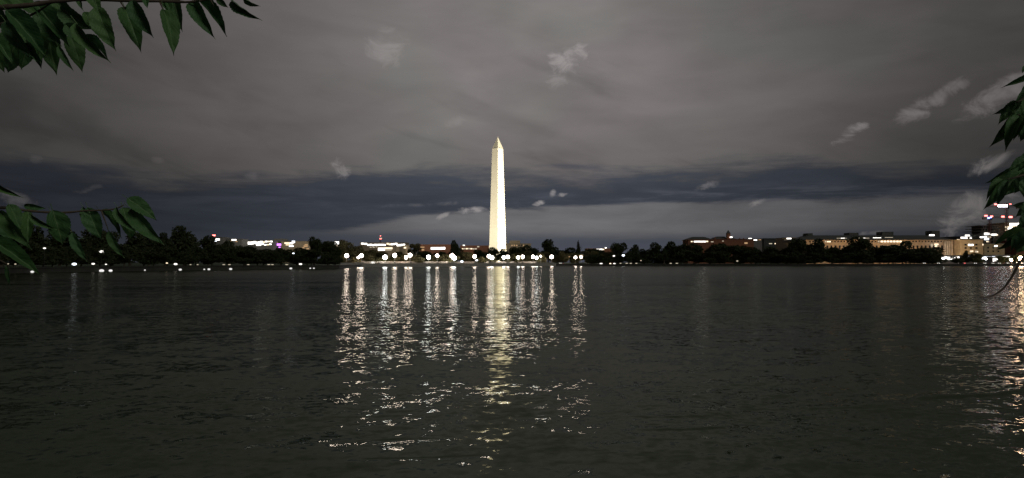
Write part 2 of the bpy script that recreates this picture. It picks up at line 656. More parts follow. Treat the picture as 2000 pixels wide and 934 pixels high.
# ------------------------------------------------------------------ the obelisk
def build_monument():
    t = empty("obelisk_monument", (MON.x, MON.y, GZ + HTOP - .3), "tall floodlit white marble obelisk with pointed top rising behind the row of street lamps", "monument", rz=R(-41.8))
    w0, w1, hs, hp = 16.8 / 2, 10.5 / 2, 152.4, 16.9
    bm = bmesh.new()
    N = 12
    rings = []
    for i in range(N + 1):
        k = i / N
        w = w0 + (w1 - w0) * k
        rings.append([bm.verts.new((sx * w, sy * w, .3 + hs * k)) for sx, sy in ((-1, -1), (1, -1), (1, 1), (-1, 1))])
    for a, b in zip(rings, rings[1:]):
        for i in range(4):
            bm.faces.new((a[i], a[(i + 1) % 4], b[(i + 1) % 4], b[i]))
    bm.faces.new(rings[0][::-1])
    bm.faces.new(rings[-1])
    bm_obj("shaft", bm, M_MARBLE, t)
    bm = bmesh.new()
    z = .3 + hs
    base = [bm.verts.new((sx * (w1 + .12), sy * (w1 + .12), z + .002)) for sx, sy in ((-1, -1), (1, -1), (1, 1), (-1, 1))]
    top = [bm.verts.new((sx * .12, sy * .12, z + hp - .25)) for sx, sy in ((-1, -1), (1, -1), (1, 1), (-1, 1))]
    for i in range(4):
        bm.faces.new((base[i], base[(i + 1) % 4], top[(i + 1) % 4], top[i]))
    bm.faces.new(base[::-1])
    bm.faces.new(top)
    py = bm_obj("pyramidion", bm, M_MARBLE, t)
    bm = bmesh.new()
    frustum(bm, .17, .01, z + hp - .25, z + hp + .1, 4)
    bm_obj("capstone", bm, principled("aluminium_tip", (.6, .6, .58), .4, 1.0), py)
    # observation windows, two per face, set in the slope
    for k in range(4):
        for s in (-1, 1):
            bm = bmesh.new()
            y0 = -(w1 + .12) * (1 - 1.6 / hp)
            box(bm, s * 1.5 - .45, s * 1.5 + .45, y0 - .25, y0 + .5, z + 1.0, z + 1.7)
            bmesh.ops.rotate(bm, verts=bm.verts, cent=(0, 0, 0), matrix=Matrix.Rotation(k * math.pi / 2, 3, 'Z'))
            bm_obj("window", bm, M_GLASSD, py)
    return t


build_monument()


def floodlight(loc, target, power, cone, label, blend=.5, col=(1.0, .95, .80)):
    t = empty("floodlight", loc, label, "floodlight", "floodlights aimed at the obelisk")
    d = (Vector(target) - Vector(loc))
    q = d.to_track_quat('-Z', 'Y')
    bm = bmesh.new()
    box(bm, -.5, .5, -.35, .35, 0, .5)
    h = bm_obj("housing", bm, M_BLACK, t)
    h.rotation_euler = q.to_euler()
    h.location = (0, 0, 1.0)
    bm = bmesh.new()
    frustum(bm, .12, .08, -.5, .9, 8)
    bm_obj("post", bm, M_BLACK, t)
    ld = bpy.data.lights.new("floodlight_beam", 'SPOT')
    ld.energy = power
    ld.spot_size = R(cone)
    ld.spot_blend = blend
    ld.shadow_soft_size = .4
    ld.color = col
    lo = bpy.data.objects.new("beam", ld)
    COL.objects.link(lo)
    lo.parent = t
    lo.location = Vector((0, 0, 1.0)) + d.normalized() * .1
    lo.rotation_euler = q.to_euler()
    return t


a = R(41.8)
nl = Vector((-math.sin(a), -math.cos(a), 0))      # left face normal
nr = Vector((math.cos(a), -math.sin(a), 0))       # right face normal
for n, tn, pw, nm in ((nl, nr, 1.7e6, 'left'), (nr, -nl, 8.0e6, 'right')):
    for k, s in enumerate((-1, 1)):
        p = Vector((MON.x, MON.y, 0)) + n * 172 + tn * (s * 35)
        p.z = ground_z(p.x, p.y) + 1.0
        floodlight(p, (MON.x, MON.y, MON.z - 74), pw * .5, 70,
                   f"black ground floodlight {'nearer' if s < 0 else 'farther'} one of the pair facing the {'shaded' if nm == 'left' else 'bright'} side of the obelisk")


def along(px, z, off=0.0):
    """point on the bridge line seen at photo column px"""
    a, b = bridge_l, bridge_r
    r = (px - 1000.0) / F / math.cos(PITCH)
    # solve x = r*y on the segment
    dx, dy = b.x - a.x, b.y - a.y
    t = (r * a.y - a.x) / (dx - r * dy)
    p = Vector((a.x + dx * t, a.y + dy * t, z))
    d = Vector((dx, dy, 0)).normalized()
    return p + Vector((-d.y, d.x, 0)) * off


# ------------------------------------------------------------------ trees
def crown_mesh(seed, kind='round', quads=5200):
    rng = np.random.RandomState(seed)
    cl = []
    if kind == 'round':
        for _ in range(16):
            th = rng.uniform(0, 2 * math.pi)
            r = rng.uniform(0, .62)
            z = rng.uniform(.14, .84)
            lim = math.sqrt(max(.05, 1 - ((z - .45) / .6) ** 2))
            cl.append((r * lim * math.cos(th), r * lim * math.sin(th), z, rng.uniform(.24, .40)))
    elif kind == 'cone':
        for i in range(16):
            z = .06 + .9 * i / 16
            th = rng.uniform(0, 2 * math.pi)
            rr = (1 - z) * .5
            cl.append((rr * math.cos(th), rr * math.sin(th), z, .12 + .45 * (1 - z)))
    else:  # open: ragged with gaps
        for _ in range(13):
            th = rng.uniform(0, 2 * math.pi)
            r = rng.uniform(.1, .78)
            cl.append((r * math.cos(th), r * math.sin(th), rng.uniform(.25, .9), rng.uniform(.14, .27)))
    vs, fs = [], []
    # leaf clusters
    tot = sum(c[3] ** 2 for c in cl)
    for (cx, cy, cz, cr) in cl:
        n = int(quads * cr * cr / tot)
        d = rng.normal(size=(n, 3))
        d /= np.linalg.norm(d, axis=1)[:, None]
        r = cr * rng.uniform(.45, 1.08, size=(n, 1)) ** .6
        lump = 1 + .18 * np.sin(d[:, :1] * 9 + cx * 7) * np.cos(d[:, 2:] * 8 + cy * 5)
        p = d * r * lump
        P = np.stack([cx + p[:, 0], cy + p[:, 1], cz + p[:, 2] * .62], 1)
        P[:, 2] = np.clip(P[:, 2], .0, 1.06)
        t1 = rng.normal(size=(n, 3))
        t1 /= np.linalg.norm(t1, axis=1)[:, None]
        t2 = np.cross(t1, rng.normal(size=(n, 3)))
        t2 /= np.linalg.norm(t2, axis=1)[:, None] + 1e-9
        s = rng.uniform(.035, .075, size=(n, 1))
        z = np.array([1, 1, .75])
        q = np.stack([P - t1 * s * z, P + t2 * s * .6 * z, P + t1 * s * z, P - t2 * s * .6 * z], 1)
        b0 = len(vs)
        vs.extend(map(tuple, q.reshape(-1, 3)))
        fs.extend([(b0 + 4 * i, b0 + 4 * i + 1, b0 + 4 * i + 2, b0 + 4 * i + 3) for i in range(n)])
    me = bpy.data.meshes.new("crown")
    me.from_pydata(vs, [], fs)
    me.materials.append(M_LEAF)
    return me


def trunk_mesh(seed, mat=None, fork=False):
    rng = random.Random(seed)
    bm = bmesh.new()
    if fork:
        tube(bm, [(0, 0, 0), (.0, 0, .22), (.01, 0, .34)], [.055, .042, .035], 8)
        tube(bm, [(0, 0, .30), (-.09, .02, .50), (-.20, .0, .72), (-.24, 0, .95)], [.034, .026, .018, .006], 6)
        tube(bm, [(0, 0, .30), (.09, .0, .48), (.13, .03, .70), (.22, 0, .93)], [.034, .026, .018, .006], 6)
        tube(bm, [(.09, 0, .48), (.02, .0, .66), (.0, .0, .9)], [.018, .012, .004], 5)
        tube(bm, [(-.09, 0, .50), (-.02, .03, .70)], [.014, .004], 5)
    else:
        tube(bm, [(0, 0, 0), (.01, 0, .16), (-.01, .01, .42), (.01, 0, .75)], [.045, .034, .024, .008], 7)
        for k in range(6):
            th = k * 1.1 + rng.uniform(0, .5)
            z0 = .20 + .07 * k
            L = rng.uniform(.2, .34)
            c, s = math.cos(th), math.sin(th)
            tube(bm, [(0, 0, z0), (c * L * .5, s * L * .5, z0 + .10), (c * L, s * L, z0 + .26)], [.018, .012, .004], 5)
    me = bpy.data.meshes.new("trunk")
    bmesh.ops.recalc_face_normals(bm, faces=bm.faces)
    bm.to_mesh(me)
    bm.free()
    me.materials.append(mat or M_BARK)
    return me


M_LEAF_LIT = leaf_material("lamplit_leaves_olive", (0.070, 0.066, 0.028), (0.125, 0.112, 0.050))  # paler copy of the tree leaves, lamplight put into the colour
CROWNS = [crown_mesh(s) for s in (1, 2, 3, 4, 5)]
LIT_CROWNS = []
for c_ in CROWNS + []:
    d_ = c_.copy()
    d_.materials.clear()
    d_.materials.append(M_LEAF_LIT)
    LIT_CROWNS.append(d_)
CONE = crown_mesh(11, 'cone', 3500)
OPEN = crown_mesh(21, 'open', 2600)
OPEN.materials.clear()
OPEN.materials.append(M_LEAF_LIT)
TRUNKS = [trunk_mesh(s) for s in (1, 2, 3)]
FORK = trunk_mesh(9, M_PBARK, True)
tree_n = [0]
ORD = ("first second third fourth fifth sixth seventh eighth ninth tenth eleventh twelfth thirteenth fourteenth fifteenth sixteenth seventeenth eighteenth "
       "nineteenth twentieth").split() + ["twenty " + q for q in "first second third fourth fifth sixth seventh eighth ninth".split()]


def tree(px, ptop, wpx, D, label, group, kind='round', low=.16, name=None):
    """tree whose top shows at row ptop, crown wpx photo pixels wide, D metres out"""
    i = tree_n[0]
    tree_n[0] += 1
    p = W(px, ptop, D)
    gz = ground_z(p.x, D)
    h = max(2.0, p.z - gz)
    r = wpx * D / F / 2 * 1.38
    t = empty(name or {'round': 'broadleaf_tree', 'cone': 'conifer_tree', 'open': 'open_crowned_tree', 'fork': 'forked_tree'}[kind],
              (p.x, D, gz - .05), label, "tree", group, rz=random.uniform(0, 6.28) if kind != 'fork' else 0)
    cm = {'round': (LIT_CROWNS if group == G_M and D < 640 else CROWNS)[i % 5], 'cone': CONE, 'open': OPEN, 'fork': OPEN}[kind]
    c = link_mesh("crown", cm, None, t)
    c.location = (0, 0, h * low)
    c.scale = (r, r, h * (1 - low) / 1.03)
    k = link_mesh("trunk", FORK if kind == 'fork' else TRUNKS[i % 3], None, t)
    k.scale = (h * .9, h * .9, h * .95)
    return t


random.seed(11)
G_L = "dark trees along the left shore"
G_M = "trees behind the lamp lit bridge"
G_R = "dark trees along the right shore"
# left shore: (px, top row, width px, distance)
left_named = [
    (362, 436, 66, 300, "tallest round crowned tree standing above the black row, just right of the leafy branch tips"),
    (408, 462, 44, 320, "shoulder high tree stepping down right of the tallest tree, under the small red light"),
    (446, 470, 44, 330, "small dark tree below the first white city lights of the far bank"),
    (614, 463, 30, 345, "knobbly topped dark tree left of the orange lit building gap"),
    (641, 471, 36, 350, "bushy dark tree at the right tip of the left shore, beside the first bridge lamp"),
    (325, 450, 40, 290, "dark tree tucked behind the left side of the tallest tree"),
    (185, 446, 70, 262, "dark tree whose top shows through the gap in the leafy branch"),
    (255, 455, 64, 270, "broad dark tree behind the hanging leaves at the branch end"),
]
for q in left_named:
    tree(q[0], q[1], q[2], q[3], q[4], G_L)
for k, (px, py, w) in enumerate([(-60, 430, 90), (5, 428, 90), (60, 436, 80), (118, 446, 76), (220, 452, 60), (292, 458, 50),
                    (480, 480, 50), (515, 484, 46), (548, 486, 44), (580, 484, 44), (600, 488, 36), (655, 484, 28)]):
    D = shore_at(px) + random.uniform(35, 60)
    tree(px, py, w, D, f"tall dark tree in the back row of the left shore, {ORD[k]} from the left", G_L)
for k in range(26):
    px = -60 + k * 28 + random.uniform(-6, 6)
    D = shore_at(px) + random.uniform(14, 26)
    py = 478 + 16 * (px / 660) + random.uniform(-8, 8)
    tree(px, py, 46, D, f"low waterside tree, front row of left shore, {ORD[k]} from the left", G_L, low=.13)

# middle, behind the bridge
mid = [
    (668, 470, 22, 470, "dark tree between two white city lights above the first bridge lamp", 'round'),
    (693, 474, 32, 480, "rounded tree above the gap between the first two bridge lamps", 'round'),
    (722, 488, 34, 500, "low tree between the second and third bridge lamps", 'round'),
    (810, 473, 30, 585, "pale barked tree forking into a wide V beside the paired bridge lamps", 'fork'),
    (889, 466, 23, 640, "tall dark tree standing alone above the brightest lamp left of the obelisk", 'round'),
    (1071, 469, 32, 640, "wide dome shaped dark tree right of the obelisk", 'round'),
    (1041, 479, 34, 640, "lower dark tree between the obelisk and the dome shaped tree", 'round'),
    (1129, 469, 12, 660, "narrow pointed conifer standing above its neighbours right of the dome shaped tree", 'cone'),
    (1008, 482, 26, 700, "small dark tree at the right foot of the obelisk", 'round'),
    (985, 484, 26, 705, "small dark tree hiding the right corner of the obelisk base", 'round'),
    (962, 484, 26, 700, "small dark tree hiding the left corner of the obelisk base", 'round'),
    (934, 488, 30, 690, "low tree left of the obelisk foot below the lit row of windows", 'round'),
    (860, 492, 34, 640, "low tree under the long lit colonnade", 'round'),
    (828, 490, 30, 640, "low dark tree right of the forked tree", 'round'),
    (780, 490, 34, 620, "low tree behind the paired bridge lamps", 'round'),
    (745, 492, 34, 600, "low tree below the bright white roadside lights", 'round'),
    (1100, 484, 40, 640, "broad dark tree filling the dip right of the dome shaped tree", 'round'),
    (1148, 488, 36, 620, "yellowish lamp lit tree above the last bridge lamps", 'open'),
    (1160, 486, 40, 660, "dark tree left of the lit roofline that shows right of the conifer", 'round'),
    (1185, 490, 40, 620, "low dark tree above the small white lights on the right bank", 'round'),
    (908, 493, 30, 620, "low tree just left of the lamp beside the obelisk", 'round'),
    (1020, 490, 34, 610, "low tree lit from below by the lamps right of the obelisk", 'round'),
    (1060, 490, 36, 610, "low tree behind the lone bright lamp right of the obelisk", 'open'),
]
for (px, py, w, D, lab, kd) in mid:
    tree(px, py, w * (1.15 if kd == 'round' else 1), D, lab, G_M, kd, low=.16 if kd != 'fork' else .3)
for k in range(20):
    px = 672 + k * 24 + random.uniform(-6, 6)
    tree(px, 496 + random.uniform(-6, 5), 26, (along(px, 0, 20).y if px < 1080 else 590) + random.uniform(-4, 10), f"low shrubby tree behind the lamp lit bridge, {ORD[k]} from the left", G_M, 'round', low=.1)

# right shore
right_named = [
    (1208, 474, 28, 610, "round topped dark tree, first of the pair left on the dark right shore"),
    (1237, 475, 26, 612, "round topped dark tree, second of the pair left on the dark right shore"),
    (1279, 475, 30, 612, "dark tree left of the yellow green lit one"),
    (1302, 472, 34, 618, "dark high crowned tree just behind the yellow green lit one"),
    (1330, 477, 30, 612, "dark tree left of the brick building with the lit window band"),
    (1558, 466, 34, 610, "domed dark tree in front of the left end of the long building"),
    (1591, 463, 42, 612, "large domed dark tree covering the left part of the long facade"),
    (1675, 464, 54, 612, "largest domed dark tree in front of the middle of the long facade"),
    (1762, 471, 40, 612, "domed dark tree in front of the row of round lit windows"),
    (1735, 480, 36, 608, "dark tree below the long building roof, left of the last domed tree"),
    (1812, 483, 44, 600, "dark tree in front of the right wing of the long building"),
    (1885, 487, 12, 590, "small upright tree in front of the cream lit building"),
    (1905, 495, 30, 585, "low bushy tree right of the small upright tree"),
    (1871, 501, 26, 585, "low bushy tree left of the small upright tree"),
    (1958, 500, 22, 580, "lamp lit tree between two white lit kiosks at the far right"),
    (1990, 497, 26, 580, "amber lit tree at the right edge below the leafy branch"),
]
for q in right_named:
    tree(q[0], q[1], q[2] * 1.12, q[3], q[4], G_R, low=.12)
for k, (px, py, w) in enumerate([(1258, 484, 30), (1355, 477, 40), (1385, 478, 42), (1415, 476, 40), (1445, 479, 38), (1475, 480, 40), (1505, 483, 38),
                    (1535, 478, 34), (1625, 483, 40), (1640, 486, 30), (1705, 479, 34), (1718, 484, 36), (1785, 486, 34), (1830, 494, 26)]):
    tree(px, py, w * 1.15, 615 + random.uniform(-6, 12), f"plain dark tree, back row of right shore, {ORD[k]} from the left", G_R, low=.1)
for k in range(27):
    px = 1150 + k * 26 + random.uniform(-6, 6)
    tree(px, 494 + random.uniform(-5, 6), 36, 570 + random.uniform(0, 12), f"low waterside tree, front row of right shore, {ORD[k]} from the left", G_R, low=.08)
tree(1297, 486, 15, 572, "small yellow green tree lit by a lamp among the dark trees right of the obelisk", G_R, low=.2)


# ------------------------------------------------------------------ stone bridge with balustrade
def strip(bm, px0, px1, y0, y1, z0, z1):
    ps = [along(px0, z0, y0), along(px1, z0, y0), along(px1, z0, y1), along(px0, z0, y1)]
    lo = [bm.verts.new(p) for p in ps]
    hi = [bm.verts.new((p.x, p.y, z1)) for p in ps]
    bm.faces.new(lo[::-1])
    bm.faces.new(hi)
    for i in range(4):
        bm.faces.new((lo[i], lo[(i + 1) % 4], hi[(i + 1) % 4], hi[i]))


br = empty("stone_bridge", along(870, 0), "long low stone road bridge carrying a row of globe lamps over the water's edge", "bridge")
inv = Matrix.Translation(-br.location)


def bridge_part(name, bm, mat, parent=br, stuff=False):
    bmesh.ops.transform(bm, matrix=inv, verts=bm.verts)
    o = bm_obj(name, bm, mat, parent)
    if stuff:
        o['kind'] = 'stuff'
    return o


bm = bmesh.new()
strip(bm, 708, 1084, -1.2, 9, -.8, 1.95)
bridge_part("retaining_wall", bm, M_STONE)
bm = bmesh.new()
strip(bm, 708, 1084, -1.0, 8.8, 1.95, 2.05)
bridge_part("road_deck", bm, M_PATH)
bm = bmesh.new()
strip(bm, 708, 1078, -.95, -.55, 2.05, 2.25)
strip(bm, 708, 1078, -.98, -.52, 2.85, 2.95)
bridge_part("rail", bm, M_STONE)
bm = bmesh.new()
for k in range(118):
    px = 709 + k * 3.13
    strip(bm, px, px + .9, -.9, -.6, 2.25, 2.85)
bridge_part("baluster", bm, M_STONE, stuff=True)
bm = bmesh.new()
strip(bm, 709, 1080, 8.3, 8.7, 2.05, 3.5)
bridge_part("far_parapet", bm, M_PALE)
for px in (694, 708, 740, 771, 801, 828, 854, 882, 927, 955, 990, 1020, 1046, 1077):
    bm = bmesh.new()
    strip(bm, px - 1.6, px + 1.6, -1.25, -.4, 1.96, 3.15)
    bridge_part("pier", bm, M_STONE)
bm = bmesh.new()
strip(bm, 664, 692.9, -.95, -.6, 1.4, 2.75)
bridge_part("parapet", bm, M_STONE)
bm = bmesh.new()
strip(bm, 693, 707, -1.9, -1.21, -.5, 2.9)
bridge_part("abutment", bm, M_STONE)


# ------------------------------------------------------------------ street lamps (globe on a fluted post)
def lamp_proto():
    t = empty("street_lamp", (0, 0, -50), "x", "street lamp", "globe street lamps along the far bank")
    bm = bmesh.new()
    frustum(bm, .34, .26, 0, .5, 12)
    frustum(bm, .22, .16, .502, .95, 12)
    bm_obj("base", bm, M_BLACK, t, True)
    bm = bmesh.new()
    frustum(bm, .13, .085, .95, 5.0, 10)
    frustum(bm, .20, .24, 5.0, 5.22, 10)
    bm_obj("pole", bm, principled("lamp_pole_paint", (.25, .23, .2), .6), t)
    bm = bmesh.new()
    bmesh.ops.create_icosphere(bm, subdivisions=2, radius=1.1)  # globe oversized, the lamp's glare is put into its shape
    bmesh.ops.translate(bm, verts=bm.verts, vec=(0, 0, 6.0))
    gl = bm_obj("globe", bm, G_LAMP, t, True)
    bm = bmesh.new()
    frustum(bm, .16, .02, 6.81, 7.15, 8)
    bm_obj("finial", bm, M_BLACK, t)
    return t, gl.data


LAMP, GLOBE = lamp_proto()
GLOBEC = GLOBE.copy()
GLOBEC.materials.clear()
GLOBEC.materials.append(G_LAMPC)
first = [True]


def lamp(px, py, D, label, cool=False, s=1.0, group=None):
    p = W(px, py, D)
    gz = 2.05 if 708 < px < 1084 and D < 600 else ground_z(p.x, D)
    gz = min(gz, p.z - 3.0)
    k = (p.z - gz) / 6.0
    if first[0]:
        first[0] = False
        t = LAMP
        t.location = (p.x, D, gz)
        t['label'] = label
    else:
        t = copy_tree(LAMP, (p.x, D, gz), label, group)
    t.scale = (s, s, k)
    for c in t.children:
        if c.name.startswith('globe'):
            c.scale = (1, 1, s / k)
            c.location.z = 6.0 - 6.0 * s / k
            if cool:
                c.data = GLOBEC
        if c.name.startswith('finial'):
            c.scale = (1, 1, s / k)
            c.location.z = 6.0 - 6.0 * s / k
    return t


lamps = [
    (677, 499.5, 0, "leftmost lamp of the bridge row, above the left abutment", False, 1.1),
    (706, 499.5, 0, "second lamp from the left of the bridge row, tight beside a smaller one", False, 1.1),
    (700, 503, 40, "small lamp just below and left of the second bridge lamp", False, .7),
    (752, 502.5, 60, "cool white lamp, left one of the close pair after a wide gap", True, 1.25),
    (771, 499, 0, "warm lamp right of the cool white one left of the forked tree", False, 1.15),
    (793, 503, 50, "lower lamp overlapping the one left of the forked tree", False, 1.0),
    (801, 498.5, 0, "upper lamp overlapping a lower one left of the forked tree", False, 1.1),
    (837, 502.5, 60, "cool white lamp just right of the forked tree", True, 1.2),
    (854, 499.5, 0, "warm lamp under the long lit colonnade", False, 1.0),
    (883, 500, 0, "upper of two merged bright lamps under the lone tall tree", False, 1.3),
    (887, 504, 60, "lower of two merged bright lamps under the lone tall tree", True, 1.3),
    (927, 501, 0, "lamp midway between the lone tall tree and the obelisk", False, 1.05),
    (955, 500.5, 0, "left lamp of the merged pair at the left foot of the obelisk", False, 1.15),
    (961, 503.5, 60, "right lamp of the merged pair at the left foot of the obelisk", True, 1.15),
    (992, 502, 0, "right lamp of the merged pair at the right foot of the obelisk", False, 1.1),
    (984, 503, 60, "left lamp of the merged pair at the right foot of the obelisk", True, 1.1),
    (1021, 501.5, 0, "right lamp of the second merged pair right of the obelisk", False, 1.05),
    (1012, 503, 60, "left lamp of the second merged pair right of the obelisk", True, 1.0),
    (1041, 501.5, 0, "left lamp of the trio right of the obelisk", False, 1.1),
    (1048, 503.5, 60, "middle lamp of the trio right of the obelisk", True, 1.0),
    (1056, 500.5, 60, "small right lamp of the trio right of the obelisk", False, .6),
    (1077.5, 502, 0, "lone bright lamp at the right end of the bridge", False, 1.25),
    (1124, 503, 575, "left lamp of the last close pair right of the bridge end", False, 1.0),
    (1135, 502, 590, "right lamp of the last close pair right of the bridge end", False, .95),
    (1153, 502, 590, "single smaller lamp at the right end of the lit row", False, .8),
]
for (px, py, D, lab, cool, s) in lamps:
    if D < 500:
        p = along(px, 0, 1.2 + D * .1)
        D = p.y
    lamp(px, py, D, lab, cool, s, "globe street lamps along the far bank")


# ------------------------------------------------------------------ small lights: low posts with a lantern box
def small_proto():
    t = empty("park_light", (0, 0, -60), "x", "park light", "small lights in the dark park")
    bm = bmesh.new()
    frustum(bm, .08, .05, -1, -.45, 8)
    bm_obj("post", bm, M_BLACK, t)
    bm = bmesh.new()
    bmesh.ops.create_uvsphere(bm, u_segments=10, v_segments=6, radius=.5)
    for v in bm.verts:
        v.co.z *= .7
    bm_obj("lantern", bm, G_WHITE, t, True)
    bm = bmesh.new()
    frustum(bm, .3, .05, .355, .5, 8)
    bm_obj("hood", bm, M_BLACK, t)
    return t


SMALL = small_proto()
SD = {c.name.split('.')[0]: c for c in SMALL.children}
LANT = {}
sfirst = [True]


def park_light(px, py, D, wpx, mat, label, group="small lights in the dark park", name=None, cat=None, hpx=None):
    p = W(px, py, D)
    w = wpx * D / F
    h = (hpx * D / F / .7) if hpx else w
    gz = ground_z(p.x, D)
    if sfirst[0]:
        sfirst[0] = False
        t = SMALL
        t.location = p
        t['label'] = label
    else:
        t = copy_tree(SMALL, p, label, group)
    if name:
        t.name = name
    if cat:
        t['category'] = cat
    for c in t.children:
        k = c.name.split('.')[0]
        if k == 'lantern':
            if mat.name not in LANT:
                d = SD['lantern'].data.copy()
                d.materials.clear()
                d.materials.append(mat)
                LANT[mat.name] = d
            c.data = LANT[mat.name]
            c.scale = (w, w * .6, h)
        elif k == 'hood':
            c.scale = (w, w * .6, h)
        else:
            dz = max(.3, p.z - gz)
            c.scale = (1, 1, (dz - .3 * h) / .55)
            c.location.z = -.30 * h + .45 * (dz - .3 * h) / .55
    return t


def LD(px, off=8):
    return shore_at(px) + off


left_lights = [
    (87, 485, 7, G_POINT, "small slanting white light high among the trees under the left branch"),
    (198, 491.5, 11, G_POINT, "bright white light hanging high in the dark trees between two dangling leaves"),
    (145, 516, 11, G_COOL, "brightest bluish white light at ground level on the left shore"),
    (182, 515.5, 8, G_POINT, "white ground level light right of the bluish one"),
    (207, 516.5, 5, G_POINT, "small white ground level light below the high bright one"),
    (326, 514, 5, G_WARM, "small yellowish light left of the pinkish ground light"),
    (343, 516, 9, G_POINT, "pinkish white ground light below the tallest tree"),
    (573, 495, 5, G_COOL, "faint bluish light high in the dark trees left of the bridge"),
    (587, 516, 8, G_POINT, "reddish white ground light near the right tip of the left shore"),
    (30, 516, 5, G_CREAM, "faint cream light near the left picture edge"),
    (16, 515.5, 4, G_CREAM, "faintest cream light at the left picture edge"),
]
for (px, py, w, m_, lab) in left_lights:
    park_light(px, py, LD(px, 9 if py > 510 else 14), w * .82, m_, lab, hpx=w * .42)
for (px, w, lab) in [(63, 10, "white light at the water's edge below the big hanging leaf"), (198.5, 14, "wide white light at the water's edge under the high bright light"),
                     (216, 11, "white light at the water's edge just right of the widest one"), (283, 5, "tiny white light at the water's edge between wider ones"),
                     (352, 9, "white light at the water's edge below the pinkish ground light"), (399, 5, "dim light at the water's edge left of a brighter one"),
                     (408, 8, "white light at the water's edge below the shoulder high tree"), (450.5, 9, "white light at the water's edge below the first city lights"),
                     (568, 8, "dim wide light at the water's edge near the far right of the left shore"), (606, 5, "left one of two small water's edge lights near the bridge"),
                     (613, 5, "right one of two small water's edge lights near the bridge")]:
    D = LD(px, -.7)  # glowing blobs at the waterline stand in for lamp reflections
    p0 = W(px, 516, D)
    pz = Vector((p0.x, D, .30))
    row = 512.5 + (CAMZ - .30) * F / D * .99
    park_light(px, row, D, w * .68, G_GLINT, lab, "lights at the water's edge of the left shore", "waterline_glint", "light", hpx=w * .42)
for (px, w, m_, lab) in [(1200, 5, G_POINT, "bright low light, second of the right bank dashes"), (1174, 6, G_POINT, "bright low light, first of the right bank dashes"),
                         (1192, 4, G_WARM, "warm low light, between the right bank dashes")]:
    park_light(px, 515, 556, w, m_, lab, hpx=2.4)
for (px, py, w, m_, lab) in [(1199, 500, 5, G_POINT, "left of two small lights hanging in the dark trees right of the lamp row"),
                             (1217.5, 499, 6, G_COOL, "right of two small lights hanging in the dark trees right of the lamp row"),
                             (1252, 509, 3, G_CREAM, "tiny lone light in the dark trees right of the two small lights"),
                             (1112, 501.5, 3, G_AMBER, "tiny amber light left of the last close lamp pair"),
                             (728, 513.5, 8, G_POINT, "round white light resting low behind the bridge rail, between second and third lamps"),
                             (931, 508.5, 5, G_COOL, "small bluish light below the lamp left of the obelisk"),
                             (902, 511, 6, G_COOL, "bluish white low light right of the brightest left lamp"),
                             (1440, 510, 4, G_CREAM, "dim light low in the black trees below the pointed tower"),
                             (1698, 459, 0, None, "")]:
    if m_:
        park_light(px, py, 566 if px > 1090 else along(px, 0, 10).y, w, m_, lab, hpx=w * .6)
for k in range(14):
    px = [1212, 1224, 1232, 1243, 1310, 1322, 372, 386, 437, 448, 485, 525, 532, 560][k]
    D = 556 if px > 1000 else LD(px, 9)
    py = 514.5 if px > 1000 else 517.0
    park_light(px, py, D, random.uniform(3, 7), G_CREAM, f"dim cream lawn light, {ORD[k if k < 6 else k - 6]} from the left on the dark {'right' if k < 6 else 'left'} shore", "dim lawn level lights", hpx=1.5)


# ------------------------------------------------------------------ buildings
WIN = {}


def window_mesh(mat, w, h):
    key = (mat.name, round(w, 1), round(h, 1))
    if key not in WIN:
        bm = bmesh.new()
        box(bm, -w / 2, w / 2, -.12, .1, -h / 2, h / 2)
        me = bpy.data.meshes.new("window")
        bmesh.ops.recalc_face_normals(bm, faces=bm.faces)
        bm.to_mesh(me)
        bm.free()
        me.materials.append(mat)
        WIN[key] = me
    return WIN[key]


def add_windows(t, D, items):
    """items: (px, py, wpx, hpx, material) on the front wall plane at distance D"""
    for (px, py, w, h, m_) in items:
        p = W(px, py, D)
        o = link_mesh("window", window_mesh(m_, w * D / F, h * D / F), None, t)
        o.location = p - t.location


def building(name, px0, px1, ptop, D, depth, label, cat, wall, roof=None, roof_px=0, hip=0, cornice=True, group=None):
    a, b = W(px0, ptop, D), W(px1, ptop, D)
    cx = (a.x + b.x) / 2
    gz = ground_z(cx, D)
    t = empty(name, (cx, D, gz - .2), label, cat, group)
    hw = (b.x - a.x) / 2
    h = (a.z + b.z) / 2 - gz + .2
    bm = bmesh.new()
    box(bm, -hw, hw, 0, depth, 0, h)
    bm_obj("wall", bm, wall, t)
    if cornice:
        bm = bmesh.new()
        box(bm, -hw - .6, hw + .6, -.6, depth + .6, h, h + .7)
        bm_obj("cornice", bm, wall, t)
        h += .7
    if roof:
        bm = bmesh.new()
        rz = roof_px * D / F
        hip_roof(bm, -hw - .5, hw + .5, -.5, depth + .5, h + .003, h + rz, hip * D / F, depth * .3)
        bm_obj("roof", bm, roof, t)
    return t


random.seed(5)


def city(px0, px1, ptop, D, label, wall, lights, cat="office building"):
    t = building("office_building", px0, px1, ptop, D, 30, label, cat, wall, cornice=True, group="city buildings beyond the trees")
    add_windows(t, D, lights)
    return t


def row_l(px0, px1, py, step, w, h, mats, jit=.8):
    out = []
    x = px0
    while x < px1:
        out.append((x, py + random.uniform(-jit, jit), w, h, random.choice(mats)))
        x += step
    return out


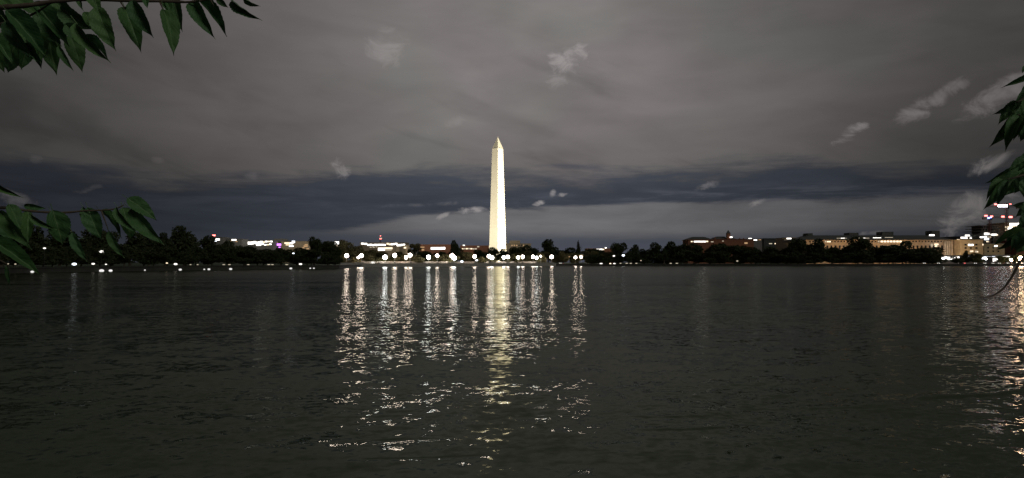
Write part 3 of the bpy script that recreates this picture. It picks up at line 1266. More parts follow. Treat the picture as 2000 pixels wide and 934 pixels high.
city(410, 436, 464, 1250, "low building left of the long white lit one, red beacon on its roof", M_CONC,
     [(425, 468, 8, 3.4, G_WHITE), (421, 471, 4, 1.5, G_COOL)])
city(444, 472, 467.5, 1260, "small lit building between two dark tree tops left of the long white lights", M_CONC,
     [(457, 468.8, 9, 2.6, G_WHITE), (451, 471, 5, 2, G_AMBER), (462, 472, 4, 1.5, G_AMBER)])
city(474, 534, 470, 1300, "long building ablaze with white light over the left trees", M_CONC,
     row_l(480, 514, 474.5, 4.4, 4.6, 5, [G_WHITE]) + row_l(510, 532, 472.5, 5, 4.5, 2.5, [G_WHITE, G_WARM]) +
     row_l(508, 532, 477.5, 5, 4.5, 2.2, [G_WHITE, G_WARM]) + [(505, 479, 9, 2, G_WHITE)])
city(535, 552, 467, 1320, "dark block with purple lit lower floor", M_CONC,
     [(545, 478, 9, 4, G_PURPLE), (546, 483, 4, 1.6, G_PURPLE), (541, 473.5, 3, 1.2, G_AMBER)])
city(549, 606, 472, 1310, "building with a bright white top strip and amber lit right end", M_TAN,
     [(560, 475, 9, 2.8, G_WARM), (569, 475.5, 7, 3, G_WHITE), (573, 472.5, 6, 4, G_COOL), (562, 478.5, 8, 1.6, G_WARM), (569, 481, 9, 2, G_COOL),
      (597, 481, 8, 3, G_AMBER), (592, 484, 5, 2, G_AMBER), (601, 486, 5, 2, G_AMBER), (598, 478, 6, 2, G_AMBER)])
city(633, 644, 472, 1330, "sliver of a building between dark tree tops with one pale light", M_CONC, [(634, 476, 4, 3, G_CREAM)])
city(653, 672, 471, 1290, "small building with four white lights above the first bridge lamp", M_CONC,
     [(658, 474.5, 8, 5, G_WHITE), (669, 475.5, 5, 3, G_CREAM), (665, 480, 6, 2.6, G_WHITE), (657, 480, 4, 1.5, G_WARM)])
t = city(703, 794, 474.5, 1280, "very long low building lined with a bright white band of lights", M_TAN,
         [(708, 475.8, 5, 3, G_WHITE), (714, 476.5, 6, 3, G_WHITE)] + row_l(720, 754, 478.5, 4.4, 4.8, 3, [G_WHITE], .4) +
         row_l(757, 778, 477, 4.2, 4, 3, [G_WHITE, G_WARM]) + row_l(777, 791, 478.5, 4, 4, 3.4, [G_WHITE]) +
         row_l(724, 750, 483, 6, 4, 1.5, [G_CREAM, G_AMBER]))
city(737, 768, 482, 1180, "nearer low building with two large white lit openings", M_TAN,
     [(745, 487, 13, 5.5, G_WHITE), (759, 485, 15, 3.4, G_WARM), (758, 488.6, 14, 1.6, G_CREAM)])
city(786, 797, 480, 1190, "small annex with a warm light left of the forked tree", M_TAN, [(791, 484, 4.5, 3, G_WARM)])
city(818, 886, 478.5, 1200, "dark brown flat roofed building with a long glowing colonnade", M_BRICK,
     row_l(844, 871, 485.2, 4.6, 4.9, 4.4, [G_WHITE], .25) + [(825, 483, 8, 2, G_AMBER), (826, 488, 5, 3, G_AMBER)])
city(899, 957, 480.5, 1200, "brown building behind the obelisk's left foot with a row of cream windows", M_BRICK,
     row_l(903, 932, 486, 4.4, 3.6, 2.2, [G_CREAM, G_WARM], .3) + [(906, 479.6, 4, 2, G_WHITE), (934, 482, 4, 2, G_CREAM)])
t = city(988, 1037, 476.5, 1150, "classical tan building peeking out right of the obelisk", M_TAN,
         row_l(1000, 1030, 479.5, 4.6, 2.2, 2.4, [M_GLASSD, G_AMBER], .1))
bm = bmesh.new()
box(bm, -15, 3, 3, 20, 0, 5)
o = bm_obj("penthouse", bm, M_TAN, t)
o.location.z = W(1010, 476.5, 1150).z - t.location.z + .6
city(1146, 1200, 486.2, 1100, "pale flat roofed building lit white at its roofline, right of the conifer", M_BRICK,
     [(1171, 486.9, 12, 2.6, G_WHITE), (1178, 487.4, 4, 2, G_WARM), (1183, 484.6, 3, 2.4, G_WHITE), (1163, 488, 5, 1.4, G_AMBER)])

# brick hall and clock-less tower building on the right
t = building("brick_hall", 1344, 1392, 469, 820, 26, "dark hip roofed brick hall with a long glowing band of windows", "hall", M_BRICK, M_SLATE, 5.5, 14)
add_windows(t, 820, row_l(1357, 1378, 472, 3.3, 3.4, 2.4, [G_WHITE], .05) + [(1351, 472, 3, 2, G_WARM), (1381, 471.7, 4, 2.4, G_WARM), (1391, 472.5, 5, 1.4, G_CREAM)])
t = building("towered_brick_building", 1394, 1472, 468, 850, 30, "brick building with dark stepped roofs and a pointed tower", "building", M_BRICK)
t['label'] = "long brick building with dark stepped roofs and one pointed tower"
for (x0, x1, z0p, z1p, ins) in [(1397, 1412, 467, 463, 5), (1403, 1424, 466, 461.5, 4), (1424, 1442, 467.5, 464.5, 4), (1443, 1470, 468, 466, 5)]:
    a_, b_ = W(x0, z0p, 850), W(x1, z1p, 850)
    bm = bmesh.new()
    hip_roof(bm, a_.x - t.location.x, b_.x - t.location.x, 1 + x0 * .002, 28, W(x0, 468, 850).z - t.location.z + .71, b_.z - t.location.z, ins * .6, 7)
    bm_obj("roof", bm, M_SLATE, t)
tc_ = W(1424.5, 468, 850)
bm = bmesh.new()
hw = 3.3 * 850 / F
box(bm, -hw, hw, -hw + 4, hw + 4, tc_.z - 8, W(1424, 456, 850).z)
tw = bm_obj("tower", bm, M_BRICK, t)
tw.location = (tc_.x - t.location.x, 0, -t.location.z)
bm = bmesh.new()
frustum(bm, hw * 1.55, .1, W(1424, 456, 850).z, W(1424, 449.2, 850).z, 4, 0, 4)
bmesh.ops.rotate(bm, verts=bm.verts, cent=(0, 4, 0), matrix=Matrix.Rotation(R(45), 3, 'Z'))
bm_obj("spire", bm, M_SLATE, tw)
for px in (1398, 1446, 1454):
    bm = bmesh.new()
    q = W(px, 463.5 if px < 1400 else 465, 850)
    frustum(bm, .9, .7, W(px, 468, 850).z, q.z, 8, q.x - t.location.x, 3)
    bmesh.ops.translate(bm, verts=bm.verts, vec=(0, 0, -t.location.z))
    bm_obj("chimney", bm, M_BRICK, t)
add_windows(t, 850, [(1428, 463.5, 5, 2, G_WHITE), (1457, 475, 6, 3, G_AMBER), (1412, 471, 3, 1.2, G_CREAM)])

city(1462, 1488, 467.5, 900, "small block with a bright white rooftop light right of the pointed tower building", M_CONC,
     [(1465, 466.8, 6, 3, G_WHITE), (1475, 469, 7, 1.8, G_WHITE), (1484, 468.5, 5, 1.2, G_AMBER)])
city(1492, 1530, 466.5, 950, "dark block with two low dim lights left of the amber lit one", M_SLATE,
     [(1505, 476, 6, 1.6, G_CREAM), (1517, 476, 8, 2, G_WARM), (1528, 468, 12, 3, G_WHITE)])
city(1532, 1560, 465, 900, "amber lit building with white roof lights at the long building's left end", M_TAN,
     [(1541, 466, 9, 2.2, G_WHITE), (1552, 467.5, 6, 2.4, G_WARM), (1548, 471.5, 7, 3, G_WHITE), (1541, 471, 8, 5, G_AMBER), (1542, 475.5, 5, 3, G_AMBER)])

# the very long classical building
LB = 700
t = building("long_classical_building", 1574, 1862, 470, LB, 60, "very long tan classical building with dark hipped roof behind domed trees", "building", M_TAN)
long_b = t
a_, b_ = W(1574, 467.5, LB), W(1845, 459.5, LB)
bm = bmesh.new()
x0, x1 = a_.x - t.location.x - 1, W(1862, 467, LB).x - t.location.x + 1
z0 = W(1700, 468.2, LB).z - t.location.z
hip_roof(bm, x0, x1, -1, 61, z0, W(1760, 458.0, LB).z - t.location.z, 14, 24)
bm_obj("roof", bm, M_SLATE, t)
for (q0, q1, qt) in ((1575, 1585, 456), (1656, 1674, 455), (1720, 1742, 453), (1817, 1832, 451)):
    u0, u1, ut = W(q0, qt, LB + 25), W(q1, qt, LB + 25), W(q0, qt, LB + 25)
    bm = bmesh.new()
    box(bm, u0.x - t.location.x, u1.x - t.location.x, 22, 34, z0 + 2, ut.z - t.location.z)
    bm_obj("roof_house", bm, M_SLATE, t)
# string courses
for py in (474.8, 478.8):
    q = W(1700, py, LB)
    bm = bmesh.new()
    box(bm, x0 + 1, x1 - 1, -.35, .0, q.z - t.location.z - .3, q.z - t.location.z + .3)
    bm_obj("string_course", bm, M_PALE, t)
ws = []
for k in range(46):
    px = 1582 + k * 6.1
    lit = 1720 <= px <= 1762
    ws.append((px, 471.8, 4.4 if lit else 2.6, 3.4 if lit else 2.6, G_WARM if lit else (G_CREAM if k in (5, 22) else M_GLASSD)))
ws.append((1619, 472.2, 7, 2.4, G_WARM))
for px in range(1584, 1850, 8):
    ws.append((px, 484, 3.4, 9, M_GLASSD))
ws += [(1829, 479, 8, 6, G_WARM), (1820, 479, 4, 5, G_CREAM)]
add_windows(t, LB - .2, ws)
# eave light strip
add_windows(t, LB - 1.8, row_l(1636, 1654, 465.4, 4, 3.4, .8, [G_WHITE, G_CREAM], .1) + row_l(1672, 1700, 465.2, 4, 3.8, .9, [G_WHITE, G_CREAM], .1)
            + row_l(1707, 1722, 464.6, 4, 3.6, .9, [G_WHITE], .1) + row_l(1730, 1745, 464, 4, 3.6, .9, [G_WHITE, G_CREAM], .1) + [(1820, 459.5, 10, 2.8, G_WHITE)])
# columns at the right end
for px in (1844, 1848.5, 1853, 1857.5):
    q = W(px, 500, LB)
    bm = bmesh.new()
    frustum(bm, 1.0, .85, 0, W(px, 471.5, LB).z - t.location.z, 12, q.x - t.location.x, -1.7)
    bm_obj("column", bm, M_PALE, t)


def wall_wash(px, py, D, target_px, target_py, TD, power, cone, label, col=(1.0, .60, .30)):
    p = W(px, py, D)
    t_ = floodlight(p, W(target_px, target_py, TD), power, cone, label, .9, col)
    t_['group'] = "lights washing the facades on the right"
    return t_


for i, px in enumerate((1610, 1670, 1735, 1790)):
    wall_wash(px, 503, 672, px, 474, LB, 20000, 150, ["floodlight below the large domed tree", "floodlight below the largest domed tree", "floodlight below the row of round lit windows",
                                                    "floodlight below the right part of the long facade"][i] + ", washing the long tan building")
wall_wash(1846, 506, 676, 1850, 480, LB, 14000, 120, "floodlight at the columned end of the long building", (1.0, .82, .70))

# cream building
CB = 690
t = building("cream_building", 1875, 1920, 469.5, CB, 30, "square cream lit building between the long building and the cranes", "building", M_CREAM)
ws = []
for j, py in enumerate((478, 484.5, 491.5)):
    for px in (1886, 1896, 1907):
        ws.append((px, py, 4, 3.2, G_CREAM if (j, px) in ((2, 1896), (2, 1907)) else M_GLASSD))
ws += [(1896, 478.6, 10, 3.4, G_WHITE), (1898, 490.6, 6, 2, G_WARM), (1909, 492, 3, 2, G_WARM), (1919.8, 478, 1.6, 3, G_WARM)]
add_windows(t, CB - .1, ws)
wall_wash(1890, 506, 668, 1897, 480, CB, 13000, 130, "floodlight in front of the cream building", (1.0, .62, .30))
t = city(1868, 1908, 463, 760, "rooftop storey with four bright lights above the cream building", M_SLATE,
         [(1883, 464.3, 13, 4, G_WHITE), (1899, 464.2, 10, 4, G_WHITE), (1889.5, 460.2, 9, 2.6, G_WHITE), (1872, 469, 6, 2.6, G_WARM)])
city(1850, 1873, 470, 720, "narrow dark building with bright lower lights left of the cream one", M_BRICK,
     [(1867, 493.5, 11, 3, G_WHITE), (1866, 498.5, 9, 2.4, G_COOL), (1864.5, 480, 2, 8, G_CREAM), (1874, 479.8, 6, 3.6, G_WHITE)])

# building under construction: stacked slabs on columns, some floors lit
CD = 740
a_, b_ = W(1908, 440, CD), W(1962, 440, CD)
t = empty("unfinished_building", ((a_.x + b_.x) / 2, CD, GZ), "dark unfinished building with open floors under the two tower cranes", "building")
hw = (b_.x - a_.x) / 2
levels = [500, 492, 484, 476, 469, 463, 457, 451.5, 446, 441]
for j, py in enumerate(levels):
    z = W(1935, py, CD).z - t.location.z
    k = 1.0 if j < 5 else (.9 if j < 8 else .72)
    bm = bmesh.new()
    box(bm, -hw * k, hw * k, 0, 26, z - .25, z + .25)
    bm_obj("floor_slab", bm, M_CONC, t)
    if j < len(levels) - 1:
        zt = W(1935, levels[j + 1], CD).z - t.location.z
        for i in range(7):
            x = -hw * k * .66 + i * hw * k * 1.32 / 6
            bm = bmesh.new()
            box(bm, x - .3, x + .3, .6, 1.2, z + .25, zt - .25)
            bm_obj("column", bm, M_CONC, t)
bm = bmesh.new()
box(bm, -hw * .5, hw * .5, 6, 20, 0, W(1935, 439.5, CD).z - t.location.z)
bm_obj("core_wall", bm, M_SLATE, t)
add_windows(t, CD - .3, [(1928, 457, 11, 4.2, G_WHITE), (1941, 458.5, 12, 3, G_WHITE), (1917, 463.5, 6, 2.8, G_WHITE), (1924, 463, 7, 2.4, G_WHITE), (1927, 467, 9, 3.6, G_COOL),
                         (1946, 459, 6, 2, G_WARM), (1929, 472, 5, 2, G_WARM), (1933, 463.2, 5, 1.6, G_WARM)])
t = building("cream_building", 1922, 1962, 478, 700, 26, "plain pale building half hidden by leaves below the unfinished building", "building", M_CREAM)
add_windows(t, 699.9, [(x_, y_, 3.2, 3, M_GLASSD) for x_ in (1930, 1940, 1950) for y_ in (484, 491)] + [(1945, 480.5, 6, 2.6, G_WHITE)])
t = building("lit_tower_block", 1962, 2003, 436, 760, 28, "warmly lit top of a tower block at the right edge behind leaves", "building", M_TAN)
add_windows(t, 759.8, [(1985, 438.5, 26, 5, G_WHITE), (1993, 437, 10, 5, G_WHITE), (1973, 446, 10, 5, G_WHITE), (1990, 445.5, 14, 2, G_WARM), (1966, 444, 6, 3, G_WARM),
                       (1966, 450, 5, 2, G_WARM), (1973, 452, 6, 2, G_CREAM), (1984, 442.6, 30, 1.2, G_WARM)])
t = building("brick_hall", 1985, 2060, 470, 735, 26, "dim building at the right edge below the lit tower block", "building", M_BRICK)
add_windows(t, 734.8, [(1998, 478, 5, 3, G_AMBER), (2012, 486, 6, 3, G_WARM)])

# glowing street level pavilions
for (x0, x1, pt, pb, mt, lab, D) in [
        (1838, 1874, 501.5, 507.5, G_WHITE, "long low pavilion glowing white at the foot of the long building", 640),
        (1884, 1898, 500.8, 504, G_COOL, "small glowing kiosk between low trees in front of the cream building", 640),
        (1917, 1944, 500.5, 507.5, G_COOL, "bluish white glowing pavilion right of the low bushy trees", 640),
        (1939, 1952, 504, 511.5, G_WHITE, "pinkish white glowing kiosk overlapping the bluish pavilion", 620),
        (1958, 1972, 500.5, 508, G_WHITE, "bright kiosk between two lamp lit trees at the far right", 630),
        (1987, 1999, 501, 504.5, G_WARM, "warm lit kiosk at the right picture edge", 630)]:
    t = building("glowing_pavilion", x0, x1, pt - 1.2, D, 8, lab, "pavilion", M_CONC, cornice=True, group="glowing pavilions at street level")
    n = max(2, int((x1 - x0) / 6))
    add_windows(t, D - .1, [(x0 + (i + .5) * (x1 - x0) / n, (pt + pb) / 2 + random.uniform(-.4, .4), (x1 - x0) / n * .86, (pb - pt) * random.uniform(.7, 1), mt) for i in range(n)])


# strong warm quay lamps out at the right
for (px, py, D, s, lab) in [(1994, 505, 560, 1.6, "large warm lamp at the very right picture edge under the leaves"),
                            (2012, 501, 556, 1.9, "tall warm lamp just beyond the right picture edge"), (1975, 508, 560, .9, "warm quay lamp left of the large one at the right edge"),
                            (2030, 502, 556, 1.9, "second tall warm lamp beyond the right picture edge")]:
    tl = lamp(px, py, D, lab, False, s, "warm quay lamps on the right bank")
    for c in tl.children:
        if c.name.startswith('globe'):
            d = GLOBE.copy()
            d.materials.clear()
            d.materials.append(glow("globe_light_peach", (1.0, .66, .46), 130))
            c.data = d
for (px, py, lab) in [(1842, 505, "cool lamp before the glowing white pavilion"), (1926, 506, "cool lamp before the bluish white pavilion")]:
    lamp(px, py, 570, lab, True, .6, "globe street lamps along the far bank")


# ------------------------------------------------------------------ cars
def car_proto():
    t = empty("parked_car", (0, 0, -70), "x", "car", "cars on the riverside road")
    paint = principled("grey_car_paint", (.12, .12, .13), .35, .3, spec=.6)
    prof = [(-2.2, .35), (-2.25, .75), (-1.9, .92), (-1.2, 1.0), (-.6, 1.42), (.75, 1.45), (1.45, 1.02), (2.15, .9), (2.25, .6), (2.2, .35)]
    bm = bmesh.new()
    for s0, s1 in ((-.85, .85),):
        A_ = [bm.verts.new((x, s0, z)) for x, z in prof]
        B_ = [bm.verts.new((x, s1, z)) for x, z in prof]
        bm.faces.new(A_)
        bm.faces.new(B_[::-1])
        for i in range(len(prof)):
            bm.faces.new((A_[i], A_[(i + 1) % len(prof)], B_[(i + 1) % len(prof)], B_[i]))
    bm_obj("body", bm, paint, t)
    bm = bmesh.new()
    pr = [(-1.1, 1.02), (-.55, 1.36), (.7, 1.38), (1.25, 1.03)]
    A_ = [bm.verts.new((x, -.87, z)) for x, z in pr]
    B_ = [bm.verts.new((x, .87, z)) for x, z in pr]
    bm.faces.new(A_)
    bm.faces.new(B_[::-1])
    for i in range(4):
        bm.faces.new((A_[i], A_[(i + 1) % 4], B_[(i + 1) % 4], B_[i]))
    bm_obj("windows", bm, M_GLASSD, t)
    for x in (-1.4, 1.4):
        for y in (-.8, .8):
            bm = bmesh.new()
            frustum(bm, .33, .33, -.11, .11, 12)
            bmesh.ops.rotate(bm, verts=bm.verts, cent=(0, 0, 0), matrix=Matrix.Rotation(R(90), 3, 'X'))
            bmesh.ops.translate(bm, verts=bm.verts, vec=(x, y, .33))
            bm_obj("wheel", bm, M_BLACK, t)
    for y in (-.6, .6):
        bm = bmesh.new()
        box(bm, -2.33, -2.2, y - .22, y + .22, .6, .82)
        bm_obj("headlight", bm, G_WHITE, t)
        bm = bmesh.new()
        box(bm, 2.2, 2.33, y - .22, y + .22, .62, .82)
        bm_obj("tail_light", bm, G_RED, t)
    return t


CAR = car_proto()
cf = True
for (px, rz, D, lab) in [(1879, -70, 556, "car showing one red tail light below the cream building"), (1805, 60, 556, "pale car headlights alone below the right wing of the long building"),
                         (1903, 75, 556, "car with white headlights just right of the red tail light"), (1922, 70, 556, "car with headlights on below the bluish pavilion"),
                         (1936, 85, 558, "car with headlights on below the pinkish kiosk"), (1950, 70, 556, "car nose on to the water left of the bright kiosk"),
                         (1966, 80, 556, "car with headlights on below the bright kiosk"), (1984, -75, 556, "car showing red tail lights near the right picture edge"),
                         (1994, 80, 557, "car with headlights on at the right picture edge"), (1097, 60, 575, "pink lit car behind the right end of the bridge"),
                         (1832, 70, 556, "car with headlights on left of the glowing white pavilion")]:
    p = W(px, 515, D)
    loc = (p.x, D, ground_z(p.x, D) + .01)
    if cf:
        CAR.location = loc
        CAR.rotation_euler = (0, 0, R(rz))
        CAR['label'] = lab
        cf = False
    else:
        copy_tree(CAR, loc, lab, "cars on the riverside road", rz=R(rz))


# ------------------------------------------------------------------ cranes and mast
def lattice(bm, p0, p1, w, n, r):
    p0, p1 = Vector(p0), Vector(p1)
    t = (p1 - p0).normalized()
    s = t.cross(Vector((0, 1, 0))).normalized() if abs(t.y) < .9 else Vector((1, 0, 0))
    q = s.cross(t)
    cs = [(s * a + q * b) * (w / 2) for a, b in ((-1, -1), (1, -1), (1, 1), (-1, 1))]
    for c in cs:
        tube(bm, [p0 + c, p1 + c], r, 4)
    for i in range(n):
        a, b = p0.lerp(p1, i / n), p0.lerp(p1, (i + 1) / n)
        for k in range(4):
            tube(bm, [a + cs[k], b + cs[(k + 1) % 4]], r * .6, 3)


def crane(name, D, mx, mtop, mbot, j0, j1, jy, lights, label):
    base = W(mx, mbot, D)
    t = empty(name, base, label, "crane", "tower cranes over the unfinished building")
    L = lambda px, py: W(px, py, D) - base
    bm = bmesh.new()
    lattice(bm, L(mx, mbot + 30), L(mx, mtop), 2.0, 14, .22)
    bm_obj("mast", bm, M_STEEL, t)
    bm = bmesh.new()
    lattice(bm, L(j0, jy), L(j1, jy), 1.3, 16, .16)
    bm_obj("jib", bm, M_STEEL, t)
    bm = bmesh.new()
    tube(bm, [L(mx, mtop), L(mx, jy - 7)], [.6, .2], 5)
    tube(bm, [L(mx, jy - 7), L(j0 + 6, jy)], .1, 4)
    tube(bm, [L(mx, jy - 7), L(j1 - 3, jy)], .1, 4)
    bm_obj("apex_tie", bm, M_STEEL, t)
    q = L(j1 - 2 if mx - j0 > j1 - mx else j0 + 3, jy)
    bm = bmesh.new()
    box(bm, q.x - 1.6, q.x + 1.6, -1, 1, q.z - 2.4, q.z - .2)
    bm_obj("counterweight", bm, M_CONC, t)
    bm = bmesh.new()
    q = L(mx, jy)
    box(bm, q.x - 1.1, q.x + 1.1, -2.4, -.8, q.z - 2.8, q.z - .8)
    bm_obj("cab", bm, M_GLASSD, t)
    for (px, py, w, h, m_) in lights:
        o = link_mesh("light", window_mesh(m_, w * D / F, h * D / F), None, t)
        o.location = L(px, py) + Vector((0, -1.4, 0))


crane("tower_crane", 745, 1966, 403, 450, 1929, 1990, 403.5, [(1956.5, 402.4, 18, 3.6, glow("crane_tube_light", (.85, .88, 1), 20)), (1943, 399.3, 5.5, 2.6, G_RED), (1971.5, 399, 3.5, 1.6, G_RED)],
      "taller tower crane with a long bright white tube light on its arm")
crane("tower_crane", 735, 1933, 426, 446, 1919, 1985, 424.5, [(1924, 421.8, 6, 2.6, G_RED), (1935, 422.8, 5, 2.4, G_RED), (1931, 426, 8, 2.8, G_BLUE), (1957, 423.6, 6, 3, G_RED), (1972, 424.2, 7, 3.2, G_RED)],
      "lower tower crane with red lights and one blue light on its arm")
t = empty("radio_mast", W(743, 476, 1400), "thin radio mast with red beacons above the left city lights", "mast")
bm = bmesh.new()
b0 = W(743, 476, 1400)
lattice(bm, (0, 0, -40), W(743, 462, 1400) - b0, 1.8, 8, .25)
bm_obj("lattice", bm, M_STEEL, t)
for (px, py, w, h, m_) in [(743.8, 465.3, 5, 1.4, G_CREAM), (743.3, 461, 1.6, 1.4, G_RED), (743.5, 466.8, 4, 1, G_RED)]:
    o = link_mesh("beacon", window_mesh(m_, w * 1400 / F, h * 1400 / F), None, t)
    o.location = W(px, py, 1400) - b0 + Vector((0, -1.2, 0))
t = empty("beacon_mast", W(418, 462, 1260), "short roof mast carrying a single red beacon on the left skyline", "mast")
bm = bmesh.new()
frustum(bm, .3, .15, -4, 1.5, 6)
bm_obj("pole", bm, M_STEEL, t)
o = link_mesh("beacon", window_mesh(G_RED, 5.5, 2.4), None, t)
o.location = (0, -.5, 2.0)


# ------------------------------------------------------------------ near cherry branches
def leaf_mesh(seed):
    rng = random.Random(seed)
    nl_, nw = 22, 6
    fold = R(rng.uniform(12, 34))
    curl = rng.uniform(.10, .26)
    side = rng.uniform(-.12, .12)
    vs, fs = [], []
    for i in range(nl_ + 1):
        t = i / nl_
        w = .5 * (math.sin(math.pi * min(1, t ** .85)) ** .75) * (1 - .35 * t)
        w = w / .44 * .5
        if t > .84:
            w *= max(0.0, 1 - (t - .84) / .16) ** .6 * .9
        w = max(w, .008 if t < .999 else .001)
        for j in range(-nw, nw + 1):
            u = j / nw
            ww = w
            if abs(j) == nw and .08 < t < .9:
                ww = w * (1 + (.045 if i % 2 else -.03))      # saw toothed edge
            x = u * ww * math.cos(fold)
            z = abs(u) * ww * math.sin(fold) - curl * (t ** 2) + .015 * math.sin(t * 19 + u * 4 + seed)
            y = t - .02 * abs(u)
            vs.append((x + side * math.sin(t * math.pi) * .5, y, z))
    k = 2 * nw + 1
    for i in range(nl_):
        for j in range(k - 1):
            fs.append((i * k + j, i * k + j + 1, (i + 1) * k + j + 1, (i + 1) * k + j))
    # petiole
    b = len(vs)
    for (y, r, z) in ((-.20, .010, .03), (-.1, .009, .01), (.02, .011, 0)):
        for a_ in range(5):
            vs.append((r * 1.5 * math.cos(a_ * 1.2566), y, z + r * math.sin(a_ * 1.2566) - .004))
    for i in range(2):
        for a_ in range(5):
            fs.append((b + i * 5 + a_, b + i * 5 + (a_ + 1) % 5, b + (i + 1) * 5 + (a_ + 1) % 5, b + (i + 1) * 5 + a_))
    me = bpy.data.meshes.new("leaf")
    me.from_pydata(vs, [], fs)
    for p in me.polygons:
        p.use_smooth = True
    me.materials.append(M_CHERRY)
    return me


LEAVES = [leaf_mesh(s) for s in range(7)]


def cherry_branch(label, twigs, leaves, D0, name="cherry_branch"):
    o0 = W(*twigs[0][0][0][:2], D0)
    t = empty(name, o0, label, "branch", "leafy branches close to the viewer")
    for pts, r in twigs:
        bm = bmesh.new()
        P = [W(p[0], p[1], D0 + (p[2] if len(p) > 2 else 0)) - o0 for p in pts]
        # smooth the polyline
        Q = []
        for i in range(len(P) - 1):
            a_, b_ = P[i], P[i + 1]
            for k in range(3):
                s_ = k / 3
                pa = P[max(i - 1, 0)]
                pb = P[min(i + 2, len(P) - 1)]
                Q.append(.5 * ((2 * a_) + (b_ - pa) * s_ + (2 * pa - 5 * a_ + 4 * b_ - pb) * s_ * s_ + (3 * a_ - 3 * b_ + pb - pa) * s_ ** 3))
        Q.append(P[-1])
        n = len(Q)
        tube(bm, Q, [r * (1 - .75 * i / n) * (1 + .12 * math.sin(i * 2.1)) for i in range(n)], 7)
        bm_obj("twig", bm, M_TWIG, t, True)
    for i, L in enumerate(leaves):
        bx, by, tx, ty, w, roll = L[:6]
        dd = L[6] if len(L) > 6 else 0.0
        D = D0 + dd + random.uniform(-.04, .04)
        a_, b_ = W(bx, by, D), W(tx, ty, D + random.uniform(-.3, .3) * math.hypot(bx - tx, by - ty) * D / F)
        ax = (b_ - a_)
        ln = ax.length
        Y = ax.normalized()
        v = (Vector((0, 0, CAMZ)) - a_).normalized()
        Z = (v - Y * v.dot(Y)).normalized()
        Z = Matrix.Rotation(R(roll), 3, Y) @ Z
        X_ = Y.cross(Z)
        wm = w * D / F / max(.3, abs(math.cos(R(roll)))) * 1.12
        o = link_mesh("leaf", LEAVES[(i * 3 + int(bx)) % 7], None, t)
        mt = Matrix((X_ * wm, Y * ln, Z * ln)).transposed().to_4x4()
        mt.translation = a_ - o0
        o.matrix_local = mt
    return t


random.seed(3)
UL = [
    (190, 14, 217, 95, 36, 20), (170, -18, 197, 22, 26, -15), (244, 16, 275, 91, 38, -10), (259, 2, 292, 73, 32, 20), (320, 20, 345, 100, 30, -25),
    (337, -14, 350, 57, 30, 15), (304, -14, 339, 29, 22, -30), (378, 4, 411, 69, 30, 15), (384, -4, 447, 63, 24, -25), (424, -6, 443, 16, 12, 30),
    (455, 1, 498, 41, 15, 35), (476, -6, 504, 16, 8, 50), (283, -8, 287, 15, 12, 10), (152, -10, 158, 18, 12, 20), (68, 6, 138, 84, 32, -20),
    (118, 14, 180, 62, 36, 25), (165, 24, 187, 62, 20, -20), (14, 22, 92, 106, 40, -15), (12, 44, 55, 112, 24, 25), (-10, 72, 25, 118, 20, -20),
    (90, 40, 104, 142, 42, 15, .1), (115, 92, 138, 136, 12, 20), (138, 70, 162, 134, 32, -10, .08), (150, 46, 201, 121, 24, 30), (165, 70, 215, 109, 14, -40),
    (128, 48, 166, 80, 28, 10), (30, 85, 9, 145, 36, 20, .1), (52, 85, 45, 134, 28, -15, .12), (48, 85, 79, 123, 20, 20), (22, -10, 74, 28, 30, -25),
    (-20, 20, 40, 62, 34, 20, .12), (30, 20, 62, 98, 40, 10, .14), (60, 40, 84, 112, 40, -20, .15), (-30, 40, 0, 125, 40, 10, .14), (80, 20, 112, 90, 36, 25, .13),
    (-10, -10, 45, 30, 36, -15, .1), (100, 5, 128, 62, 34, -15, .1), (20, 60, 36, 128, 34, 15, .15), (66, 70, 78, 128, 26, 5, .16), (-14, 90, 6, 138, 26, 5, .1),
    (104, -8, 150, 36, 24, 15), (-30, -10, 10, 60, 40, 20, .15),
]
cherry_branch("cherry branch hanging down in the upper left corner with drooping green leaves",
              [([(-90, 30), (0, 15), (40, 12), (75, 8), (104, 3), (166, -1), (234, 1), (338, 3), (372, 4), (420, -4), (470, -10)], .0048),
               ([(-60, 60, .06), (0, 48, .05), (60, 30, .02), (104, 3)], .0035),
               ([(234, 1), (243, 17)], .0016), ([(312, 3), (319, 21)], .0016), ([(410, -2), (418, 12)], .0014), ([(176, 0), (190, 16)], .0016)], UL, 1.15)
ML = [
    (-14, 353, 33, 386, 13, 25), (1, 414, 54, 485, 24, 20), (18, 400, 41, 446, 22, -15), (56, 414, 50, 474, 26, 15, .05), (60, 418, 104, 452, 13, 30),
    (103, 412, 126, 480, 42, -10), (99, 412, 119, 453, 8, 60), (141, 455, 164, 511, 16, 20), (163, 405, 190, 450, 16, 30), (172, 407, 194, 469, 32, 15),
    (196, 412, 242, 456, 11, -35), (213, 452, 237, 506, 14, 25), (229, 405, 257, 455, 15, 35), (240, 407, 260, 467, 36, -15), (256, 411, 313, 477, 27, 20),
    (250, 388, 306, 424, 26, -20), (-14, 470, 79, 530, 30, -15), (13, 520, 17, 556, 7, 10), (48, 402, 88, 408, 12, 10, .06), (110, 430, 150, 470, 14, 50, .06),
    (-10, 420, 22, 470, 26, 10, .1),
]
cherry_branch("cherry branch reaching in from the left above the dark shore with curled hanging leaves",
              [([(-90, 398), (-24, 404), (0, 406), (19, 406), (47, 411), (94, 415), (132, 415), (165, 412), (212, 410), (231, 406), (242, 400)], .0028),
               ([(125, 415), (141, 457)], .0012), ([(198, 411), (213, 454)], .0012), ([(-60, 450), (-14, 471)], .002), ([(-60, 345), (-14, 354)], .002),
               ([(-20, 500), (12, 515), (14, 522)], .0015)], ML, 1.05)
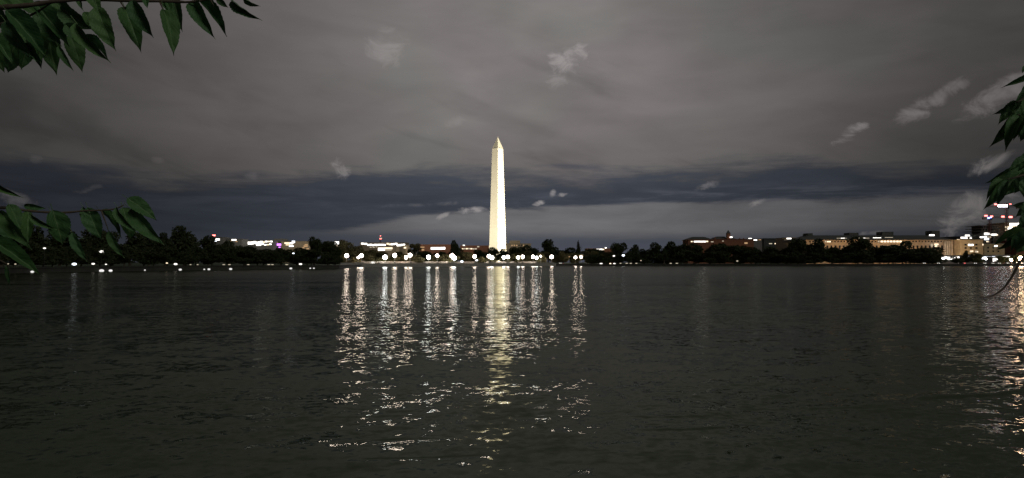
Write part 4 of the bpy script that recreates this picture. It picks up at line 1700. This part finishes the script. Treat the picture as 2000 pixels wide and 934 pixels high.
RU = [
    (2030, 150, 1968, 163, 16, 20), (1984, 198, 1943, 226, 13, -25), (1990, 199, 1951, 237, 20, 15, .05), (1985, 224, 1942, 283, 26, -15), (1992, 228, 1960, 287, 24, 20),
    (1996, 236, 1978, 272, 16, 10), (2012, 195, 1996, 225, 30, -20), (2010, 210, 1975, 255, 30, 15, .08), (2012, 245, 1992, 275, 20, 10, .05), (2006, 128, 1996, 141, 8, 20),
    (2012, 165, 1996, 178, 12, 0), (2020, 200, 1988, 262, 34, 10, .1), (2014, 180, 1980, 210, 18, 25),
]
RM = [
    (2002, 312, 1972, 330, 18, 20), (1998, 320, 1936, 358, 26, -20, .05), (1960, 352, 1924, 384, 12, 35), (1966, 352, 1927, 409, 18, -15), (1975, 345, 1945, 396, 26, 20, .04),
    (1996, 335, 1950, 378, 34, 10, .08), (2008, 330, 1968, 380, 32, -15, .07), (2014, 345, 1980, 375, 26, 20), (2010, 350, 1998, 384, 24, 10), (1972, 330, 1938, 372, 18, -30, .08),
    (1990, 350, 1965, 378, 20, 5, .1), (1970, 352, 1944, 400, 12, 20), (2020, 300, 1990, 330, 24, 10),
]
RL = [
    (2010, 405, 1981, 400, 14, 20), (2014, 400, 1988, 422, 18, -10), (2010, 440, 1974, 484, 26, 15), (2000, 448, 1938, 476, 14, 25), (1992, 450, 1950, 492, 14, -20),
    (2014, 452, 1978, 490, 26, 20), (2020, 460, 1990, 492, 24, -10), (1996, 445, 1965, 476, 18, 5, .05), (2010, 420, 1992, 448, 18, 20), (2016, 430, 1986, 462, 26, 10, .07),
    (2018, 385, 1998, 412, 18, 0),
]
cherry_branch("uppermost leafy twig at the right picture edge with leaves drooping down left",
              [([(2090, 120), (2030, 160), (2004, 190), (1985, 200)], .004), ([(2060, 220), (2012, 222), (1984, 226)], .003), ([(2080, 150), (2032, 150)], .003)], RU, 1.25)
cherry_branch("middle leafy twig at the right picture edge above the tower cranes",
              [([(2090, 300), (2030, 318), (2004, 340), (1966, 351)], .004), ([(2060, 330), (2020, 312), (2000, 312)], .003)], RM, 1.25)
cherry_branch("lowest leafy twig at the right picture edge in front of the lit buildings",
              [([(2090, 420), (2030, 432), (2004, 444), (1990, 450)], .004), ([(2070, 395), (2014, 402)], .003)], RL, 1.25)
cherry_branch("bare curved dark twig hooking down over the water at the lower right",
              [([(2050, 470), (2010, 495), (1992, 512), (1984, 527), (1974, 545), (1960, 563), (1942, 576), (1928, 580), (1912, 581)], .0034)], [], 1.25, "bare_twig")
